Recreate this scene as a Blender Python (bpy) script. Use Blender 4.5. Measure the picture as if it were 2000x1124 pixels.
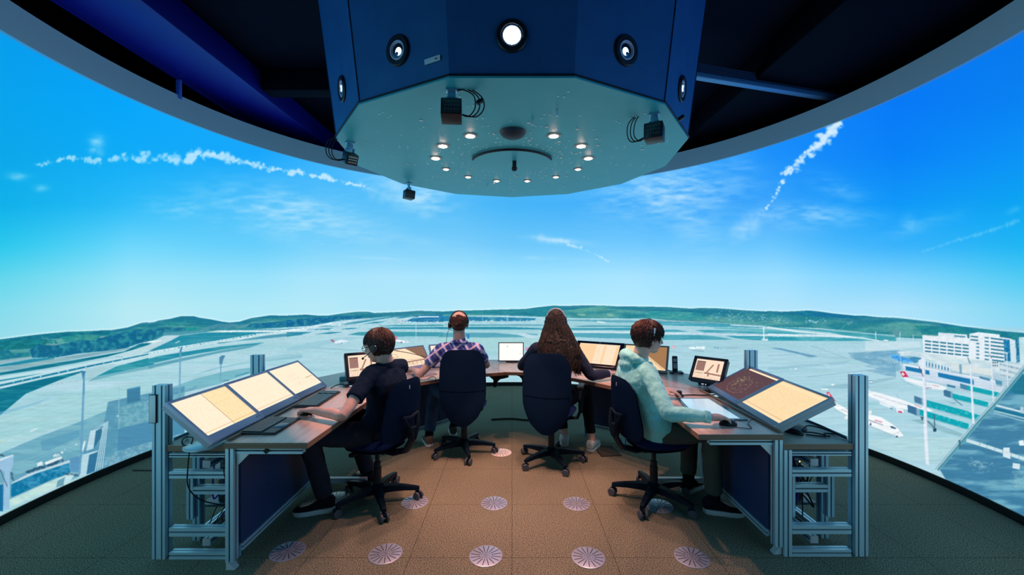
import bpy, bmesh, math, random
import numpy as np
from mathutils import Vector, Matrix, noise as mnoise
R = math.radians; PI = math.pi
for o in list(bpy.data.objects): bpy.data.objects.remove(o, do_unlink=True)
scn = bpy.context.scene; COL = scn.collection
# ---------------------------------------------------------------- camera, world, lights, exposure
# X right, Y away from the camera, Z up, metres. Horizon of the photograph at pixel row 569, focal length 799 px.
FPX, HOR, EYE = 799.0, 569.0, 1.566
cd = bpy.data.cameras.new('camera'); cam = bpy.data.objects.new('camera', cd); COL.objects.link(cam)
cam.location = (0, 0, EYE); cam.rotation_euler = (R(90), 0, 0)
cd.sensor_width = 36; cd.lens = FPX/2000*36; cd.shift_y = (HOR-562)/2000; cd.clip_start = .05; cd.clip_end = 60
scn.camera = cam
scn.view_settings.view_transform = 'Standard'; scn.view_settings.look = 'None'
scn.view_settings.gamma = 1; scn.view_settings.use_curve_mapping = False; scn.view_settings.exposure = 0.0
w = bpy.data.worlds.new('world'); scn.world = w; w.use_nodes = True
w.node_tree.nodes['Background'].inputs[0].default_value = (.01, .03, .08, 1); w.node_tree.nodes['Background'].inputs[1].default_value = .05
SCREEN_GAIN = 1.0          # brightness of the projected picture
SPOT_W = 76.0              # each warm downlight of the front half ring, watts
CX, CY, RS = 0.0, 3.30, 3.47          # screen cylinder
ZB, ZT = .06, 3.30                     # screen lower and upper edge
HC = (0.0, 3.38); HR = 1.335; HZ = 2.65  # projector housing: centre, corner radius, underside
def spot(name, loc, power, col, size, blend, aim=(0, 0, -1), rad=.03):
    l = bpy.data.lights.new(name, 'SPOT'); l.energy = power; l.color = col; l.spot_size = size; l.spot_blend = blend; l.shadow_soft_size = rad
    o = bpy.data.objects.new(name, l); COL.objects.link(o); o.location = loc
    o.rotation_euler = Vector(aim).to_track_quat('-Z', 'Y').to_euler(); return o
LAMPS = []                              # (x, y, bright) of the twelve downlights on a ring under the housing
for k in range(1, 13):
    a = k*2*PI/13; x, y = HC[0]+.625*math.sin(a), HC[1]+.02-.625*math.cos(a)
    br = k <= 3 or k >= 10; LAMPS.append((x, y, br))
    spot('downlight_lamp', (x, y, HZ-.03), SPOT_W if br else SPOT_W*.22, (1., .42, .31), R(57), .07)

# ---------------------------------------------------------------- helpers
def lin(c): return tuple(((v/255.)/12.92 if v/255. <= .04045 else ((v/255.+.055)/1.055)**2.4) for v in c)
MATS = {}
def mat(name, rgb=(.5,.5,.5), rough=.6, metal=0., spec=.5, emit=None, es=1., noise=None, bump=None, srgb=False, trans=0., sheen=0.):
    if name in MATS: return MATS[name]
    m = bpy.data.materials.new(name); m.use_nodes = True; nt = m.node_tree; b = nt.nodes['Principled BSDF']
    if srgb: rgb = lin(rgb)
    b.inputs['Base Color'].default_value = (*rgb, 1); b.inputs['Roughness'].default_value = rough; b.inputs['Metallic'].default_value = metal
    b.inputs['Specular IOR Level'].default_value = spec
    if sheen: b.inputs['Sheen Weight'].default_value = sheen
    if trans: b.inputs['Transmission Weight'].default_value = trans
    if emit: b.inputs['Emission Color'].default_value = (*(lin(emit) if srgb else emit), 1); b.inputs['Emission Strength'].default_value = es
    if noise or bump: tc = nt.nodes.new('ShaderNodeTexCoord')
    if noise:                                    # (scale, colour 2, low, high, detail)
        n = nt.nodes.new('ShaderNodeTexNoise'); n.inputs['Scale'].default_value = noise[0]; n.inputs['Detail'].default_value = noise[4] if len(noise) > 4 else 3
        nt.links.new(tc.outputs['Object'], n.inputs['Vector'])
        r = nt.nodes.new('ShaderNodeValToRGB'); r.color_ramp.elements[0].position = noise[2]; r.color_ramp.elements[1].position = noise[3]
        r.color_ramp.elements[0].color = (*rgb, 1); r.color_ramp.elements[1].color = (*noise[1], 1)
        nt.links.new(n.outputs['Fac'], r.inputs[0]); nt.links.new(r.outputs[0], b.inputs['Base Color'])
    if bump:                                     # (scale, strength, distance)
        n = nt.nodes.new('ShaderNodeTexNoise'); n.inputs['Scale'].default_value = bump[0]; n.inputs['Detail'].default_value = 4
        nt.links.new(tc.outputs['Object'], n.inputs['Vector'])
        q = nt.nodes.new('ShaderNodeBump'); q.inputs['Strength'].default_value = bump[1]; q.inputs['Distance'].default_value = bump[2] if len(bump) > 2 else .01
        nt.links.new(n.outputs['Fac'], q.inputs['Height']); nt.links.new(q.outputs[0], b.inputs['Normal'])
    MATS[name] = m; return m
def attr_emission(name, gain=1.):
    if name in MATS: return MATS[name]
    m = bpy.data.materials.new(name); m.use_nodes = True; nt = m.node_tree; b = nt.nodes['Principled BSDF']
    a = nt.nodes.new('ShaderNodeAttribute'); a.attribute_name = 'picture'
    b.inputs['Base Color'].default_value = (.02, .02, .02, 1); b.inputs['Roughness'].default_value = .7; b.inputs['Specular IOR Level'].default_value = .2
    nt.links.new(a.outputs['Color'], b.inputs['Emission Color']); b.inputs['Emission Strength'].default_value = gain
    MATS[name] = m; return m
class MB:
    """collects plain geometry and links it as ONE mesh object"""
    def __init__(s): s.v = []; s.f = []; s.mi = []; s.cur = 0
    def add(s, vs, fs, M=None):
        n = len(s.v)
        s.v += [tuple(M @ Vector(p)) if M is not None else tuple(p) for p in vs]
        s.f += [tuple(n+i for i in f) for f in fs]; s.mi += [s.cur]*len(fs); return s
    def box(s, a, b, M=None, bev=0.):
        (x0,y0,z0),(x1,y1,z1) = a, b
        x0,x1 = min(x0,x1),max(x0,x1); y0,y1 = min(y0,y1),max(y0,y1); z0,z1 = min(z0,z1),max(z0,z1)
        if bev <= 0:
            return s.add([(x0,y0,z0),(x1,y0,z0),(x1,y1,z0),(x0,y1,z0),(x0,y0,z1),(x1,y0,z1),(x1,y1,z1),(x0,y1,z1)],
                [(0,3,2,1),(4,5,6,7),(0,1,5,4),(1,2,6,5),(2,3,7,6),(3,0,4,7)], M)
        bm = bmesh.new(); r = bmesh.ops.create_cube(bm, size=1)
        for q in bm.verts: q.co = Vector(((x0+x1)/2+q.co.x*(x1-x0), (y0+y1)/2+q.co.y*(y1-y0), (z0+z1)/2+q.co.z*(z1-z0)))
        bmesh.ops.bevel(bm, geom=bm.edges[:], offset=min(bev, .45*min(x1-x0,y1-y0,z1-z0)), segments=2, affect='EDGES', profile=.5)
        s.bm(bm, M); bm.free(); return s
    def bm(s, bm, M=None):
        bm.verts.index_update(); return s.add([q.co.copy() for q in bm.verts], [[q.index for q in f.verts] for f in bm.faces], M)
    def prism(s, poly, z0, z1, M=None):                       # poly counter-clockwise in XY
        n = len(poly)
        a = sum(poly[i][0]*poly[(i+1)%n][1]-poly[(i+1)%n][0]*poly[i][1] for i in range(n))
        if a < 0: poly = poly[::-1]
        return s.add([(x,y,z0) for x,y in poly]+[(x,y,z1) for x,y in poly],
            [tuple(range(n-1,-1,-1)), tuple(range(n,2*n))]+[(i,(i+1)%n,n+(i+1)%n,n+i) for i in range(n)], M)
    def tube(s, pts, r, n=8, M=None, cap=True, sx=1.):
        pts = [Vector(p) for p in pts]; rs = r if isinstance(r, (list, tuple)) else [r]*len(pts)
        up = None; vs = []; k = len(pts)
        for i, p in enumerate(pts):
            t = (pts[min(i+1,k-1)]-pts[max(i-1,0)]); t = t.normalized() if t.length > 1e-9 else Vector((0,0,1))
            if up is None:
                up = Vector((0,0,1)) if abs(t.z) < .9 else Vector((1,0,0))
            a = (up-t*up.dot(t))
            if a.length < 1e-5: a = t.orthogonal()
            a.normalize(); b = t.cross(a); up = a
            for j in range(n):
                q = 2*PI*j/n; vs.append(p+(a*math.cos(q)+b*math.sin(q)*sx)*rs[i])
        fs = [(i*n+j, i*n+(j+1)%n, (i+1)*n+(j+1)%n, (i+1)*n+j) for i in range(k-1) for j in range(n)]
        if cap: fs += [tuple(range(n-1,-1,-1)), tuple((k-1)*n+j for j in range(n))]
        return s.add(vs, fs, M)
    def cyl(s, c, r, h, n=32, r2=None, M=None, axis='z'):
        r2 = r if r2 is None else r2; x, y, z = c
        vs = [(r*math.cos(2*PI*j/n), r*math.sin(2*PI*j/n), 0) for j in range(n)]+[(r2*math.cos(2*PI*j/n), r2*math.sin(2*PI*j/n), h) for j in range(n)]
        if axis == 'y': vs = [(a, -c_, b) for a, b, c_ in vs]; vs = [(a, -b, c_) for a, b, c_ in vs]; vs = [(a, b, -c_) for a, b, c_ in vs]
        if axis == 'x': vs = [(c_, a, b) for a, b, c_ in vs]
        return s.add([(a+x, b+y, c_+z) for a, b, c_ in vs], [tuple(range(n-1,-1,-1)), tuple(range(n,2*n))]+[(j,(j+1)%n,n+(j+1)%n,n+j) for j in range(n)], M)
    def lathe(s, prof, n=32, M=None, c=(0,0,0), caps=True):              # prof [(r,z)...]
        vs = [(c[0]+r*math.cos(2*PI*j/n), c[1]+r*math.sin(2*PI*j/n), c[2]+z) for r, z in prof for j in range(n)]
        fs = [(i*n+j, i*n+(j+1)%n, (i+1)*n+(j+1)%n, (i+1)*n+j) for i in range(len(prof)-1) for j in range(n)]
        if caps and prof[0][0] > 1e-6: fs.append(tuple(range(n-1,-1,-1)))
        if caps and prof[-1][0] > 1e-6: fs.append(tuple((len(prof)-1)*n+j for j in range(n)))
        return s.add(vs, fs, M)
    def ell(s, c, r, M=None, n=20, m=12):
        vs = [(c[0], c[1], c[2]-r[2])]
        for i in range(1, m):
            t = PI*i/m
            for j in range(n): vs.append((c[0]+r[0]*math.sin(t)*math.cos(2*PI*j/n), c[1]+r[1]*math.sin(t)*math.sin(2*PI*j/n), c[2]-r[2]*math.cos(t)))
        vs.append((c[0], c[1], c[2]+r[2])); fs = [(0, 1+(j+1)%n, 1+j) for j in range(n)]
        for i in range(m-2):
            for j in range(n): a = 1+i*n; fs.append((a+j, a+(j+1)%n, a+n+(j+1)%n, a+n+j))
        a = 1+(m-2)*n; fs += [(a+j, a+(j+1)%n, len(vs)-1) for j in range(n)]
        return s.add(vs, fs, M)
    def mesh(s, name, mats, smooth=30):
        me = bpy.data.meshes.new(name); me.from_pydata(s.v, [], s.f); me.update()
        for m in (mats if isinstance(mats, (list, tuple)) else [mats]): me.materials.append(m)
        if len(me.materials) > 1: me.polygons.foreach_set('material_index', s.mi)
        bm = bmesh.new(); bm.from_mesh(me); bmesh.ops.recalc_face_normals(bm, faces=bm.faces); bm.to_mesh(me); bm.free()
        if smooth:
            me.shade_smooth()
            try: me.set_sharp_from_angle(angle=R(smooth))
            except Exception: pass
        return me
    def build(s, name, mats, parent=None, smooth=30):
        return link(name, s.mesh(name, mats, smooth), parent)
def link(name, me, parent=None):
    o = bpy.data.objects.new(name, me); COL.objects.link(o)
    if parent is not None: o.parent = parent; o.matrix_parent_inverse = Matrix.Identity(4)
    return o
def tag(o, label=None, cat=None, group=None, kind=None):
    if label: o['label'] = label
    if cat: o['category'] = cat
    if group: o['group'] = group
    if kind: o['kind'] = kind
    return o
def thing(name, label, cat, loc=(0,0,0), rz=0., group=None):
    o = bpy.data.objects.new(name, None); COL.objects.link(o); o.location = loc; o.rotation_euler = (0,0,rz); o.empty_display_size = .05
    return tag(o, label, cat, group)
def children(o, tab={}): return [c for c in bpy.data.objects if c.parent is o]
def copy_tree(o, parent=None):
    c = o.copy(); COL.objects.link(c); c.parent = parent
    for ch in children(o): copy_tree(ch, c)
    return c
def T(x, y, z): return Matrix.Translation((x, y, z))
def RZ(a): return Matrix.Rotation(a, 4, 'Z')
def RX(a): return Matrix.Rotation(a, 4, 'X')
def RY(a): return Matrix.Rotation(a, 4, 'Y')
def FR(origin, xdir, zdir):                                  # frame: local x along xdir, local z near zdir
    x = Vector(xdir).normalized(); z = Vector(zdir); z = (z-x*z.dot(x)).normalized(); y = z.cross(x)
    return Matrix(((x.x,y.x,z.x,origin[0]),(x.y,y.y,z.y,origin[1]),(x.z,y.z,z.z,origin[2]),(0,0,0,1)))
rnd = random.Random(5)
def loc_in(root, M):                                         # world matrix -> root's local (root: translation + Z rotation only)
    return (T(*root.location) @ RZ(root.rotation_euler.z)).inverted() @ M
# ---------------------------------------------------------------- the picture shown on the projection screen
# The panorama is drawn as filled outlines (sky, hills, airfield, aircraft, terminal) on a raster, which is then
# carried over to a colour attribute of the curved screen's own mesh.
PX0, PX1, PY0, PY1, SS = -60, 2060, 50, 1040, 2
TILES = {'G':(0,0,1), 'T1':(0,600,6.613), 'T2':(0,740,4.163), 'T3':(290,600,6.613), 'T4':(560,590,6.613),
         'T5':(900,590,5.556), 'R1':(1260,590,6.613), 'R2':(1500,600,7.024), 'R3':(1690,630,6.245),
         'R4':(1600,700,5.621), 'R5':(1780,700,3.745), 'S1':(0,60,2), 'S2':(1000,60,2)}
PW, PH = (PX1-PX0)*SS, (PY1-PY0)*SS
prng = np.random.RandomState(7)
def _interp_grid(g, H, W):
    gh, gw = g.shape[:2]
    y = np.linspace(0, gh-1.001, H); x = np.linspace(0, gw-1.001, W)
    yi = y.astype(int); xi = x.astype(int); fy = (y-yi)[:,None]; fx = (x-xi)[None,:]
    fy = fy*fy*(3-2*fy); fx = fx*fx*(3-2*fx)
    if g.ndim == 3: fy = fy[...,None]; fx = fx[...,None]
    a = g[yi][:,xi]; b = g[yi][:,xi+1]; c = g[yi+1][:,xi]; d = g[yi+1][:,xi+1]
    return (a*(1-fx)+b*fx)*(1-fy)+(c*(1-fx)+d*fx)*fy
def pnoise(H, W, cx, cy, octs=4, seed=0):
    r = np.random.RandomState(seed); out = np.zeros((H, W), np.float32); amp = 1.; tot = 0
    for o in range(octs):
        gw = max(2, int(W/cx)+2); gh = max(2, int(H/cy)+2)
        out += amp*_interp_grid(r.rand(gh, gw).astype(np.float32), H, W); tot += amp
        amp *= .55; cx = max(cx/2, 1.5); cy = max(cy/2, 1.5)
    return out/tot
class Canvas:
    def __init__(s): s.a = np.zeros((PH, PW, 3), np.float32)
    def tp(s, t, pts):
        ox, oy, k = TILES[t]
        return np.array([((ox+x/k-PX0)*SS, (oy+y/k-PY0)*SS) for x, y in pts], np.float64)
    def mask(s, P):
        x0, x1 = int(max(0, np.floor(P[:,0].min()))), int(min(PW, np.ceil(P[:,0].max())+1))
        y0, y1 = int(max(0, np.floor(P[:,1].min()))), int(min(PH, np.ceil(P[:,1].max())+1))
        if x1 <= x0 or y1 <= y0: return None
        X = (np.arange(x0, x1)+.5)[None,:]; Y = (np.arange(y0, y1)+.5)[:,None]
        m = np.zeros((y1-y0, x1-x0), bool)
        for i in range(len(P)):
            ax, ay = P[i]; bx, by = P[(i+1) % len(P)]
            if ay == by: continue
            c = (ay > Y) != (by > Y)
            m ^= c & (X < (bx-ax)*(Y-ay)/(by-ay)+ax)
        return x0, x1, y0, y1, m
    def poly(s, t, col, pts, a=1., noise=None):
        r = s.mask(s.tp(t, pts))
        if r is None: return
        x0, x1, y0, y1, m = r
        c = np.array(col, np.float32)/255.
        al = m.astype(np.float32)*a
        reg = s.a[y0:y1, x0:x1]
        if noise is not None:                        # (cell x, cell y, colour 2, low, high, seed)
            cx, cy, c2, lo, hi, sd = noise
            n = np.clip((pnoise(y1-y0, x1-x0, cx*SS, cy*SS, 4, sd)-lo)/(hi-lo), 0, 1)[...,None]
            cc = c*(1-n)+np.array(c2, np.float32)/255.*n
        else: cc = c
        s.a[y0:y1, x0:x1] = reg*(1-al[...,None])+cc*al[...,None]
    def line(s, t, col, pts, w, a=1.):
        P = s.tp(t, pts)
        for i in range(len(P)-1):
            d = P[i+1]-P[i]; L = np.hypot(*d)
            if L == 0: continue
            n = np.array([-d[1], d[0]])/L*w*SS*.5; e = d/L*w*SS*.1
            q = np.array([P[i]+n-e, P[i+1]+n+e, P[i+1]-n+e, P[i]-n-e])
            s._fill(q, col, a)
    def _fill(s, q, col, a):
        r = s.mask(q)
        if r is None: return
        x0, x1, y0, y1, m = r
        al = (m*a).astype(np.float32)[...,None]
        s.a[y0:y1, x0:x1] = s.a[y0:y1, x0:x1]*(1-al)+np.array(col, np.float32)/255.*al
    def dots(s, t, col, pts, n, r, spread, a=.9, seed=1, tall=.6):
        P = s.tp(t, pts); rr = np.random.RandomState(seed)
        seg = np.hypot(*(P[1:]-P[:-1]).T); cum = np.concatenate([[0], np.cumsum(seg)])
        for k in range(n):
            u = rr.rand()*cum[-1] if spread >= 0 else (k+.5)/n*cum[-1]
            i = min(np.searchsorted(cum, u)-1, len(seg)-1); i = max(i, 0)
            p = P[i]+(P[i+1]-P[i])*((u-cum[i])/max(seg[i], 1e-6))
            p = p+rr.randn(2)*abs(spread)*SS*np.array([1, tall])
            q = r*SS*(.6+.8*rr.rand())
            s._fill(np.array([p+(-q,-q*tall), p+(q,-q*tall), p+(q,q*tall), p+(-q,q*tall)]), col, a)
def paint_panorama():
    C = Canvas(); W, H = PW, PH
    # ---- sky
    xs = [-60, 0, 250, 500, 750, 1000, 1250, 1500, 1750, 2000, 2060]
    rows = {50:[(0,150,230),(0,155,235),(0,150,245),(0,150,250),(30,160,250),(40,160,250),(30,150,250),(0,125,245),(0,118,240),(0,118,235),(0,115,230)],
        200:[(0,160,225),(0,162,235),(0,165,250),(20,170,255),(50,175,255),(50,170,255),(40,160,255),(10,138,250),(0,120,245),(0,128,240),(0,130,235)],
        300:[(0,160,222),(0,165,232),(8,170,246),(20,165,250),(90,190,255),(80,180,255),(70,175,252),(25,143,250),(0,128,247),(0,145,245),(0,148,240)],
        400:[(0,168,222),(5,175,232),(40,185,247),(75,190,250),(85,190,248),(70,180,247),(60,170,250),(50,160,250),(5,150,247),(0,163,240),(0,165,236)],
        480:[(25,188,225),(40,198,235),(105,212,250),(100,205,250),(125,208,250),(110,200,250),(110,200,253),(100,195,252),(50,175,250),(25,180,242),(15,178,240)],
        540:[(80,205,228),(95,212,235),(150,226,248),(150,224,250),(172,228,252),(160,228,255),(165,226,255),(150,220,255),(120,208,252),(75,200,242),(60,195,240)],
        600:[(115,212,230),(130,218,236),(178,232,243),(175,232,246),(176,230,248),(180,234,250),(176,232,252),(172,226,250),(170,224,250),(125,212,242),(110,208,240)],
        660:[(140,212,226),(150,218,232),(182,232,242),(180,232,246),(178,230,248),(182,234,250),(180,232,252),(176,228,250),(176,228,250),(150,218,243),(140,215,240)]}
    X = np.arange(W)/SS+PX0; Y = np.arange(H)/SS+PY0
    ys = sorted(rows); tab = np.zeros((len(ys), W, 3), np.float32)
    for i, y in enumerate(ys):
        for c in range(3): tab[i,:,c] = np.interp(X, xs, [q[c] for q in rows[y]])
    yy = np.clip(np.interp(Y, ys, np.arange(len(ys))), 0, len(ys)-1.001); yi = yy.astype(int); fy = (yy-yi)[:,None,None]
    sky = (tab[yi]*(1-fy)+tab[yi+1]*fy)/255.
    # faint blend bands between the projectors
    band = np.zeros(W, np.float32)
    for bx, bw, ba in ((300,90,.03),(610,70,.045),(905,60,.04),(1210,60,.03),(1520,60,.05),(1830,120,.03)): band += ba*np.exp(-((X-bx)/bw)**2)
    sky = sky+(1-sky)*(band[None,:,None]*np.clip((Y-330)/250, 0, 1)[:,None,None])*1.6
    # thin clouds: wispy noise gathered where the picture has them
    n1 = pnoise(H, W, 170, 60, 6, 3); n2 = pnoise(H, W, 60, 14, 5, 5)
    n3 = pnoise(H, W, 22, 16, 4, 6)
    XX, YY = X[None,:], Y[:,None]
    def blob(cx, cy, rx, ry, ang=0.):
        c, s_ = np.cos(ang), np.sin(ang); u = (XX-cx)*c+(YY-cy)*s_; v = -(XX-cx)*s_+(YY-cy)*c
        return np.exp(-((u/rx)**2+(v/ry)**2))
    wis = np.zeros((H, W), np.float32)
    for b, k in (((350,405,60,18,.1),.75),((560,415,150,42,.18),.85),((660,450,190,14,.15),.4),((830,385,60,28,.25),.9),((760,355,60,22,.4),.6),
                 ((1310,375,130,48,-.05),1.),((1345,415,70,50,.9),.6),((1440,350,40,40,.7),.5),((1230,370,80,12,.2),.7),
                 ((1570,420,110,22,.02),.75),((1455,450,40,16,-.5),.6),((1640,370,60,22,.4),.35),((1090,470,60,6,.1),.7),((1800,440,70,14,-.3),.3),
                 ((190,280,16,14,0),.9),((35,345,22,7,.1),.7),((80,368,14,7,0),.6),((1775,440,18,18,.7),.5),((1980,410,16,6,-.4),.5),((1060,505,90,4,.05),.3),((740,505,90,3,.05),.35)):
        wis = np.maximum(wis, k*blob(*b))
    wm = np.clip((n1*.45+n2*.75-.42)*2.6, 0, 1)*wis*.62+wis*.12
    # contrails
    def trail(pts, w0, w1, amp, seed, dens, puff=.9):
        nonlocal wm
        pts = np.array(pts, float); seg = np.hypot(*(pts[1:]-pts[:-1]).T); cum = np.concatenate([[0], np.cumsum(seg)])
        r = np.random.RandomState(seed); N = int(cum[-1]/2.2)
        acc = np.zeros((H, W), np.float32)
        for k in range(N):
            u = (k+r.rand())/N; d = u*cum[-1]; px = np.interp(d, cum, pts[:,0]); py = np.interp(d, cum, pts[:,1])
            w = (w0+(w1-w0)*u)*(.45+.7*r.rand()); w *= (1+.3*np.sin(u*37+seed))
            px += r.randn()*w*amp; py += r.randn()*w*amp; rad = w*puff*1.25
            x0 = int((px-3*rad-PX0)*SS); x1 = int((px+3*rad-PX0)*SS)+1; y0 = int((py-3*rad-PY0)*SS); y1 = int((py+3*rad-PY0)*SS)+1
            x0, y0 = max(x0, 0), max(y0, 0); x1, y1 = min(x1, W), min(y1, H)
            if x1 <= x0 or y1 <= y0: continue
            g = np.exp(-(((X[x0:x1]-px)/rad)[None,:]**2+((Y[y0:y1]-py)/rad)[:,None]**2))*dens*(.6+.4*r.rand())
            acc[y0:y1, x0:x1] = np.maximum(acc[y0:y1, x0:x1], g)
        if dens > .5: acc = np.clip((acc/dens-.30+(n3-.5)*1.5)*1.9, 0, 1)*dens*np.clip(acc*8/dens-.4, 0, 1)
        wm = 1-(1-wm)*(1-acc*(.75+.35*n2))
    trail([(62,322),(100,318),(130,308),(165,312),(200,315),(240,306),(300,310),(348,311)], 2.5, 7.5, .45, 11, .72)
    trail([(360,317),(385,307),(420,304),(450,312),(490,320),(530,330),(560,332),(610,342),(650,350),(700,362),(735,372)], 7., 2.5, .4, 12, .85)
    trail([(700,360),(760,385),(830,400)], 3, 16, .8, 13, .28)
    trail([(1632,245),(1615,268),(1590,290),(1565,312),(1545,335),(1530,345),(1522,368),(1508,392),(1495,408)], 8.5, 3, .5, 14, .95)
    trail([(1632,245),(1600,285),(1580,295)], 8, 6, .4, 21, .8)
    trail([(1495,408),(1470,430),(1445,452)], 3, 12, .7, 15, .3)
    trail([(1110,478),(1140,488),(1165,498),(1190,512)], 3.4, 1.4, .3, 16, .55)
    trail([(1050,465),(1095,472),(1110,474)], 5, 2, .5, 17, .4)
    trail([(1800,492),(1860,472),(1930,452),(1990,431)], 1.2, 3., .3, 18, .38)
    trail([(183,295),(190,280),(195,300)], 6, 7, .6, 19, .3)
    wm = np.clip(wm, 0, 1)[...,None]*.92
    C.a[:] = sky*(1-wm)+np.array([.92,.97,1.], np.float32)*wm
    # ---- ground: base tone below the skyline
    def gp(*parts):
        out = []
        for t, pts in parts:
            ox, oy, k = TILES[t]; out += [(ox+x/k, oy+y/k) for x, y in pts]
        return out
    skyl = gp(('G', [(-60,672)]), ('T1', [(0,420),(300,380),(550,350),(860,322),(1200,315),(1320,300),(1440,300),(1650,265),(1830,205),(1910,198)]),
        ('T3', [(0,205),(80,195),(130,175),(270,155),(420,120),(590,120),(660,140),(800,160),(950,190),(1050,202),(1180,190),(1320,145),(1580,108),(1700,112),(1780,112)]),
        ('T4', [(0,178),(250,165),(400,178),(540,178),(760,145),(920,128),(1050,128),(1130,145),(1500,130),(1690,115),(2020,125)]),
        ('T5', [(0,95),(200,92),(400,85),(700,78),(830,60),(1000,42),(1150,45),(1350,38),(1550,42),(1700,50),(2000,52)]),
        ('R1', [(300,68),(600,88),(700,80),(900,82),(1100,95),(1250,108),(1560,125)]),
        ('R2', [(0,56),(200,64),(350,60),(560,48),(700,62),(900,90),(1200,120),(1320,120),(1500,140),(1756,150)]),
        ('R3', [(500,-42),(870,0),(1180,50),(1400,75),(1650,105),(1936,130)]), ('G', [(2060,660)]))
    C.line('G', (215,244,250), [(x, y-1.6) for x, y in skyl], 3.4, .55)
    C.poly('G', (158,208,218), skyl+[(2060,1100),(-60,1100)], 1, (260,16,(178,216,228),.3,.7,31))
    C.poly('G', (182,216,232), [(1100,640),(2060,640),(2060,1100),(1500,1100),(1200,720)], .55, (240,14,(165,208,222),.3,.7,32))
    # ---- hills
    hill = gp(('T1', [(0,700),(400,650),(560,660),(1000,605),(1300,575),(1600,540),(1800,470),(1910,440)]),
        ('T3', [(100,420),(200,370),(400,362),(700,330),(900,305),(1300,292),(1700,270),(1780,262)]),
        ('T4', [(0,330),(300,310),(700,240),(1000,215),(1300,190),(1500,185)]), ('T5', [(-200,160),(0,155),(500,150),(1000,165),(1300,178),(2000,180)]),
        ('R1', [(100,215),(300,235),(800,262),(1300,290),(1700,320),(1984,330)]), ('R2', [(700,290),(1000,320),(1300,350),(1756,390)]), ('R3', [(300,180),(700,200),(1100,210),(1936,330)]), ('G', [(2060,700)]))
    C.poly('G', (36,130,146), skyl+hill[::-1]+[(-60,716)], 1, (60,7,(84,160,160),.38,.66,41))
    C.poly('G', (22,112,150), [(x, y) for x, y in skyl]+[(x, y+9+4*np.sin(x*.02)) for x, y in skyl[::-1]], .55)
    C.poly('T1', (0,100,128), [(0,420),(860,322),(1440,300),(1400,360),(1100,355),(800,400),(300,430),(0,450)], .7, (12,4,(20,130,140),.4,.7,42))
    C.poly('T1', (20,130,135), [(0,440),(700,420),(760,480),(400,540),(0,560)], .8, (14,5,(0,105,120),.4,.6,43))
    C.poly('T1', (70,155,145), [(780,390),(1000,355),(1280,360),(1300,420),(1000,450),(820,450)], .8, (12,5,(25,135,140),.35,.65,44))
    C.poly('T1', (115,165,160), [(1280,380),(1400,375),(1380,410),(1310,415)])
    C.poly('T1', (120,160,165), [(600,470),(790,475),(760,500),(580,490)], .8)
    C.dots('T1', (150,195,200), [(520,400),(720,440)], 20, 1., 4, .7, 45)
    C.poly('T1', (8,98,138), [(380,560),(500,470),(560,500),(700,500),(850,470),(1000,430),(1200,430),(1450,360),(1700,310),(1830,290),(2000,300),(1984,430),(1800,470),(1600,540),(1300,575),(1000,605),(720,655),(420,660)], .95, (7,6,(45,142,158),.42,.7,46))
    C.poly('T1', (10,105,140), [(0,560),(100,540),(160,600),(370,590),(400,640),(0,680)], .8, (8,6,(30,140,140),.4,.7,47))
    C.poly('T1', (140,178,190), [(0,690),(400,640),(420,665),(0,735)], .9)
    C.poly('T1', (0,120,150), [(0,745),(420,670),(700,655),(700,690),(0,775)], .8)
    C.poly('T1', (120,165,180), [(0,785),(560,690),(1000,620),(1400,565),(1700,520),(1600,560),(1000,665),(560,745),(0,840)], .95, (90,4,(150,190,195),.3,.7,48))
    C.poly('T3', (15,100,140), [(0,300),(200,262),(470,270),(480,300),(200,330),(160,360),(0,430)], .9, (6,5,(50,140,160),.45,.7,49))
    C.poly('T3', (40,150,150), [(100,200),(600,170),(800,200),(600,250),(200,240)], .6, (30,4,(25,120,145),.4,.6,50))
    C.poly('T3', (20,150,150), [(470,265),(650,262),(640,290),(480,300)], .8)
    C.poly('T3', (95,150,170), [(640,290),(900,215),(1300,225),(1300,262),(700,300)], .6, (20,4,(60,140,160),.4,.6,51))
    C.poly('T3', (10,100,150), [(1260,262),(1330,215),(1500,205),(1984,165),(1984,250),(1500,265)], .9, (7,5,(40,130,160),.45,.7,52))
    C.poly('T4', (15,100,150), [(0,235),(250,215),(560,195),(900,180),(980,190),(960,215),(700,240),(300,310),(0,325)], .9, (6,4,(60,150,165),.5,.72,53))
    C.poly('T4', (80,160,160), [(560,180),(760,150),(1050,135),(1100,170),(900,185)], .5, (14,3,(30,130,150),.4,.6,54))
    C.poly('T4', (30,120,165), [(1500,185),(1800,165),(2020,160),(2020,185),(1700,195)], .9)
    C.poly('T5', (70,165,160), [(0,98),(400,90),(700,85),(1000,50),(1150,60),(900,120),(500,140),(0,145)], .5, (30,5,(40,140,155),.35,.65,55))
    C.poly('T5', (100,175,160), [(1150,95),(1500,45),(1650,60),(1400,90),(1300,120)], .6)
    C.poly('T5', (150,195,170), [(1260,130),(1340,130),(1360,150),(1270,148)], .8); C.poly('T5', (150,195,170), [(1580,125),(1620,125),(1670,155),(1600,155)], .7)
    C.poly('R1', (95,182,172), [(0,120),(300,120),(700,140),(800,230),(500,225),(0,205)], .6, (24,5,(40,150,160),.35,.65,56))
    C.dots('R1', (170,210,225), [(850,190),(1100,190),(1250,220),(1500,200),(1900,260)], 210, .9, 7, .6, 57)
    C.dots('R1', (60,130,165), [(830,190),(1150,200),(1500,240),(1900,230)], 160, 1., 7, .6, 58)
    C.poly('R1', (120,165,180), [(0,228),(500,245),(900,268),(1500,300),(1500,312),(800,285),(0,250)], .7)
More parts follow.
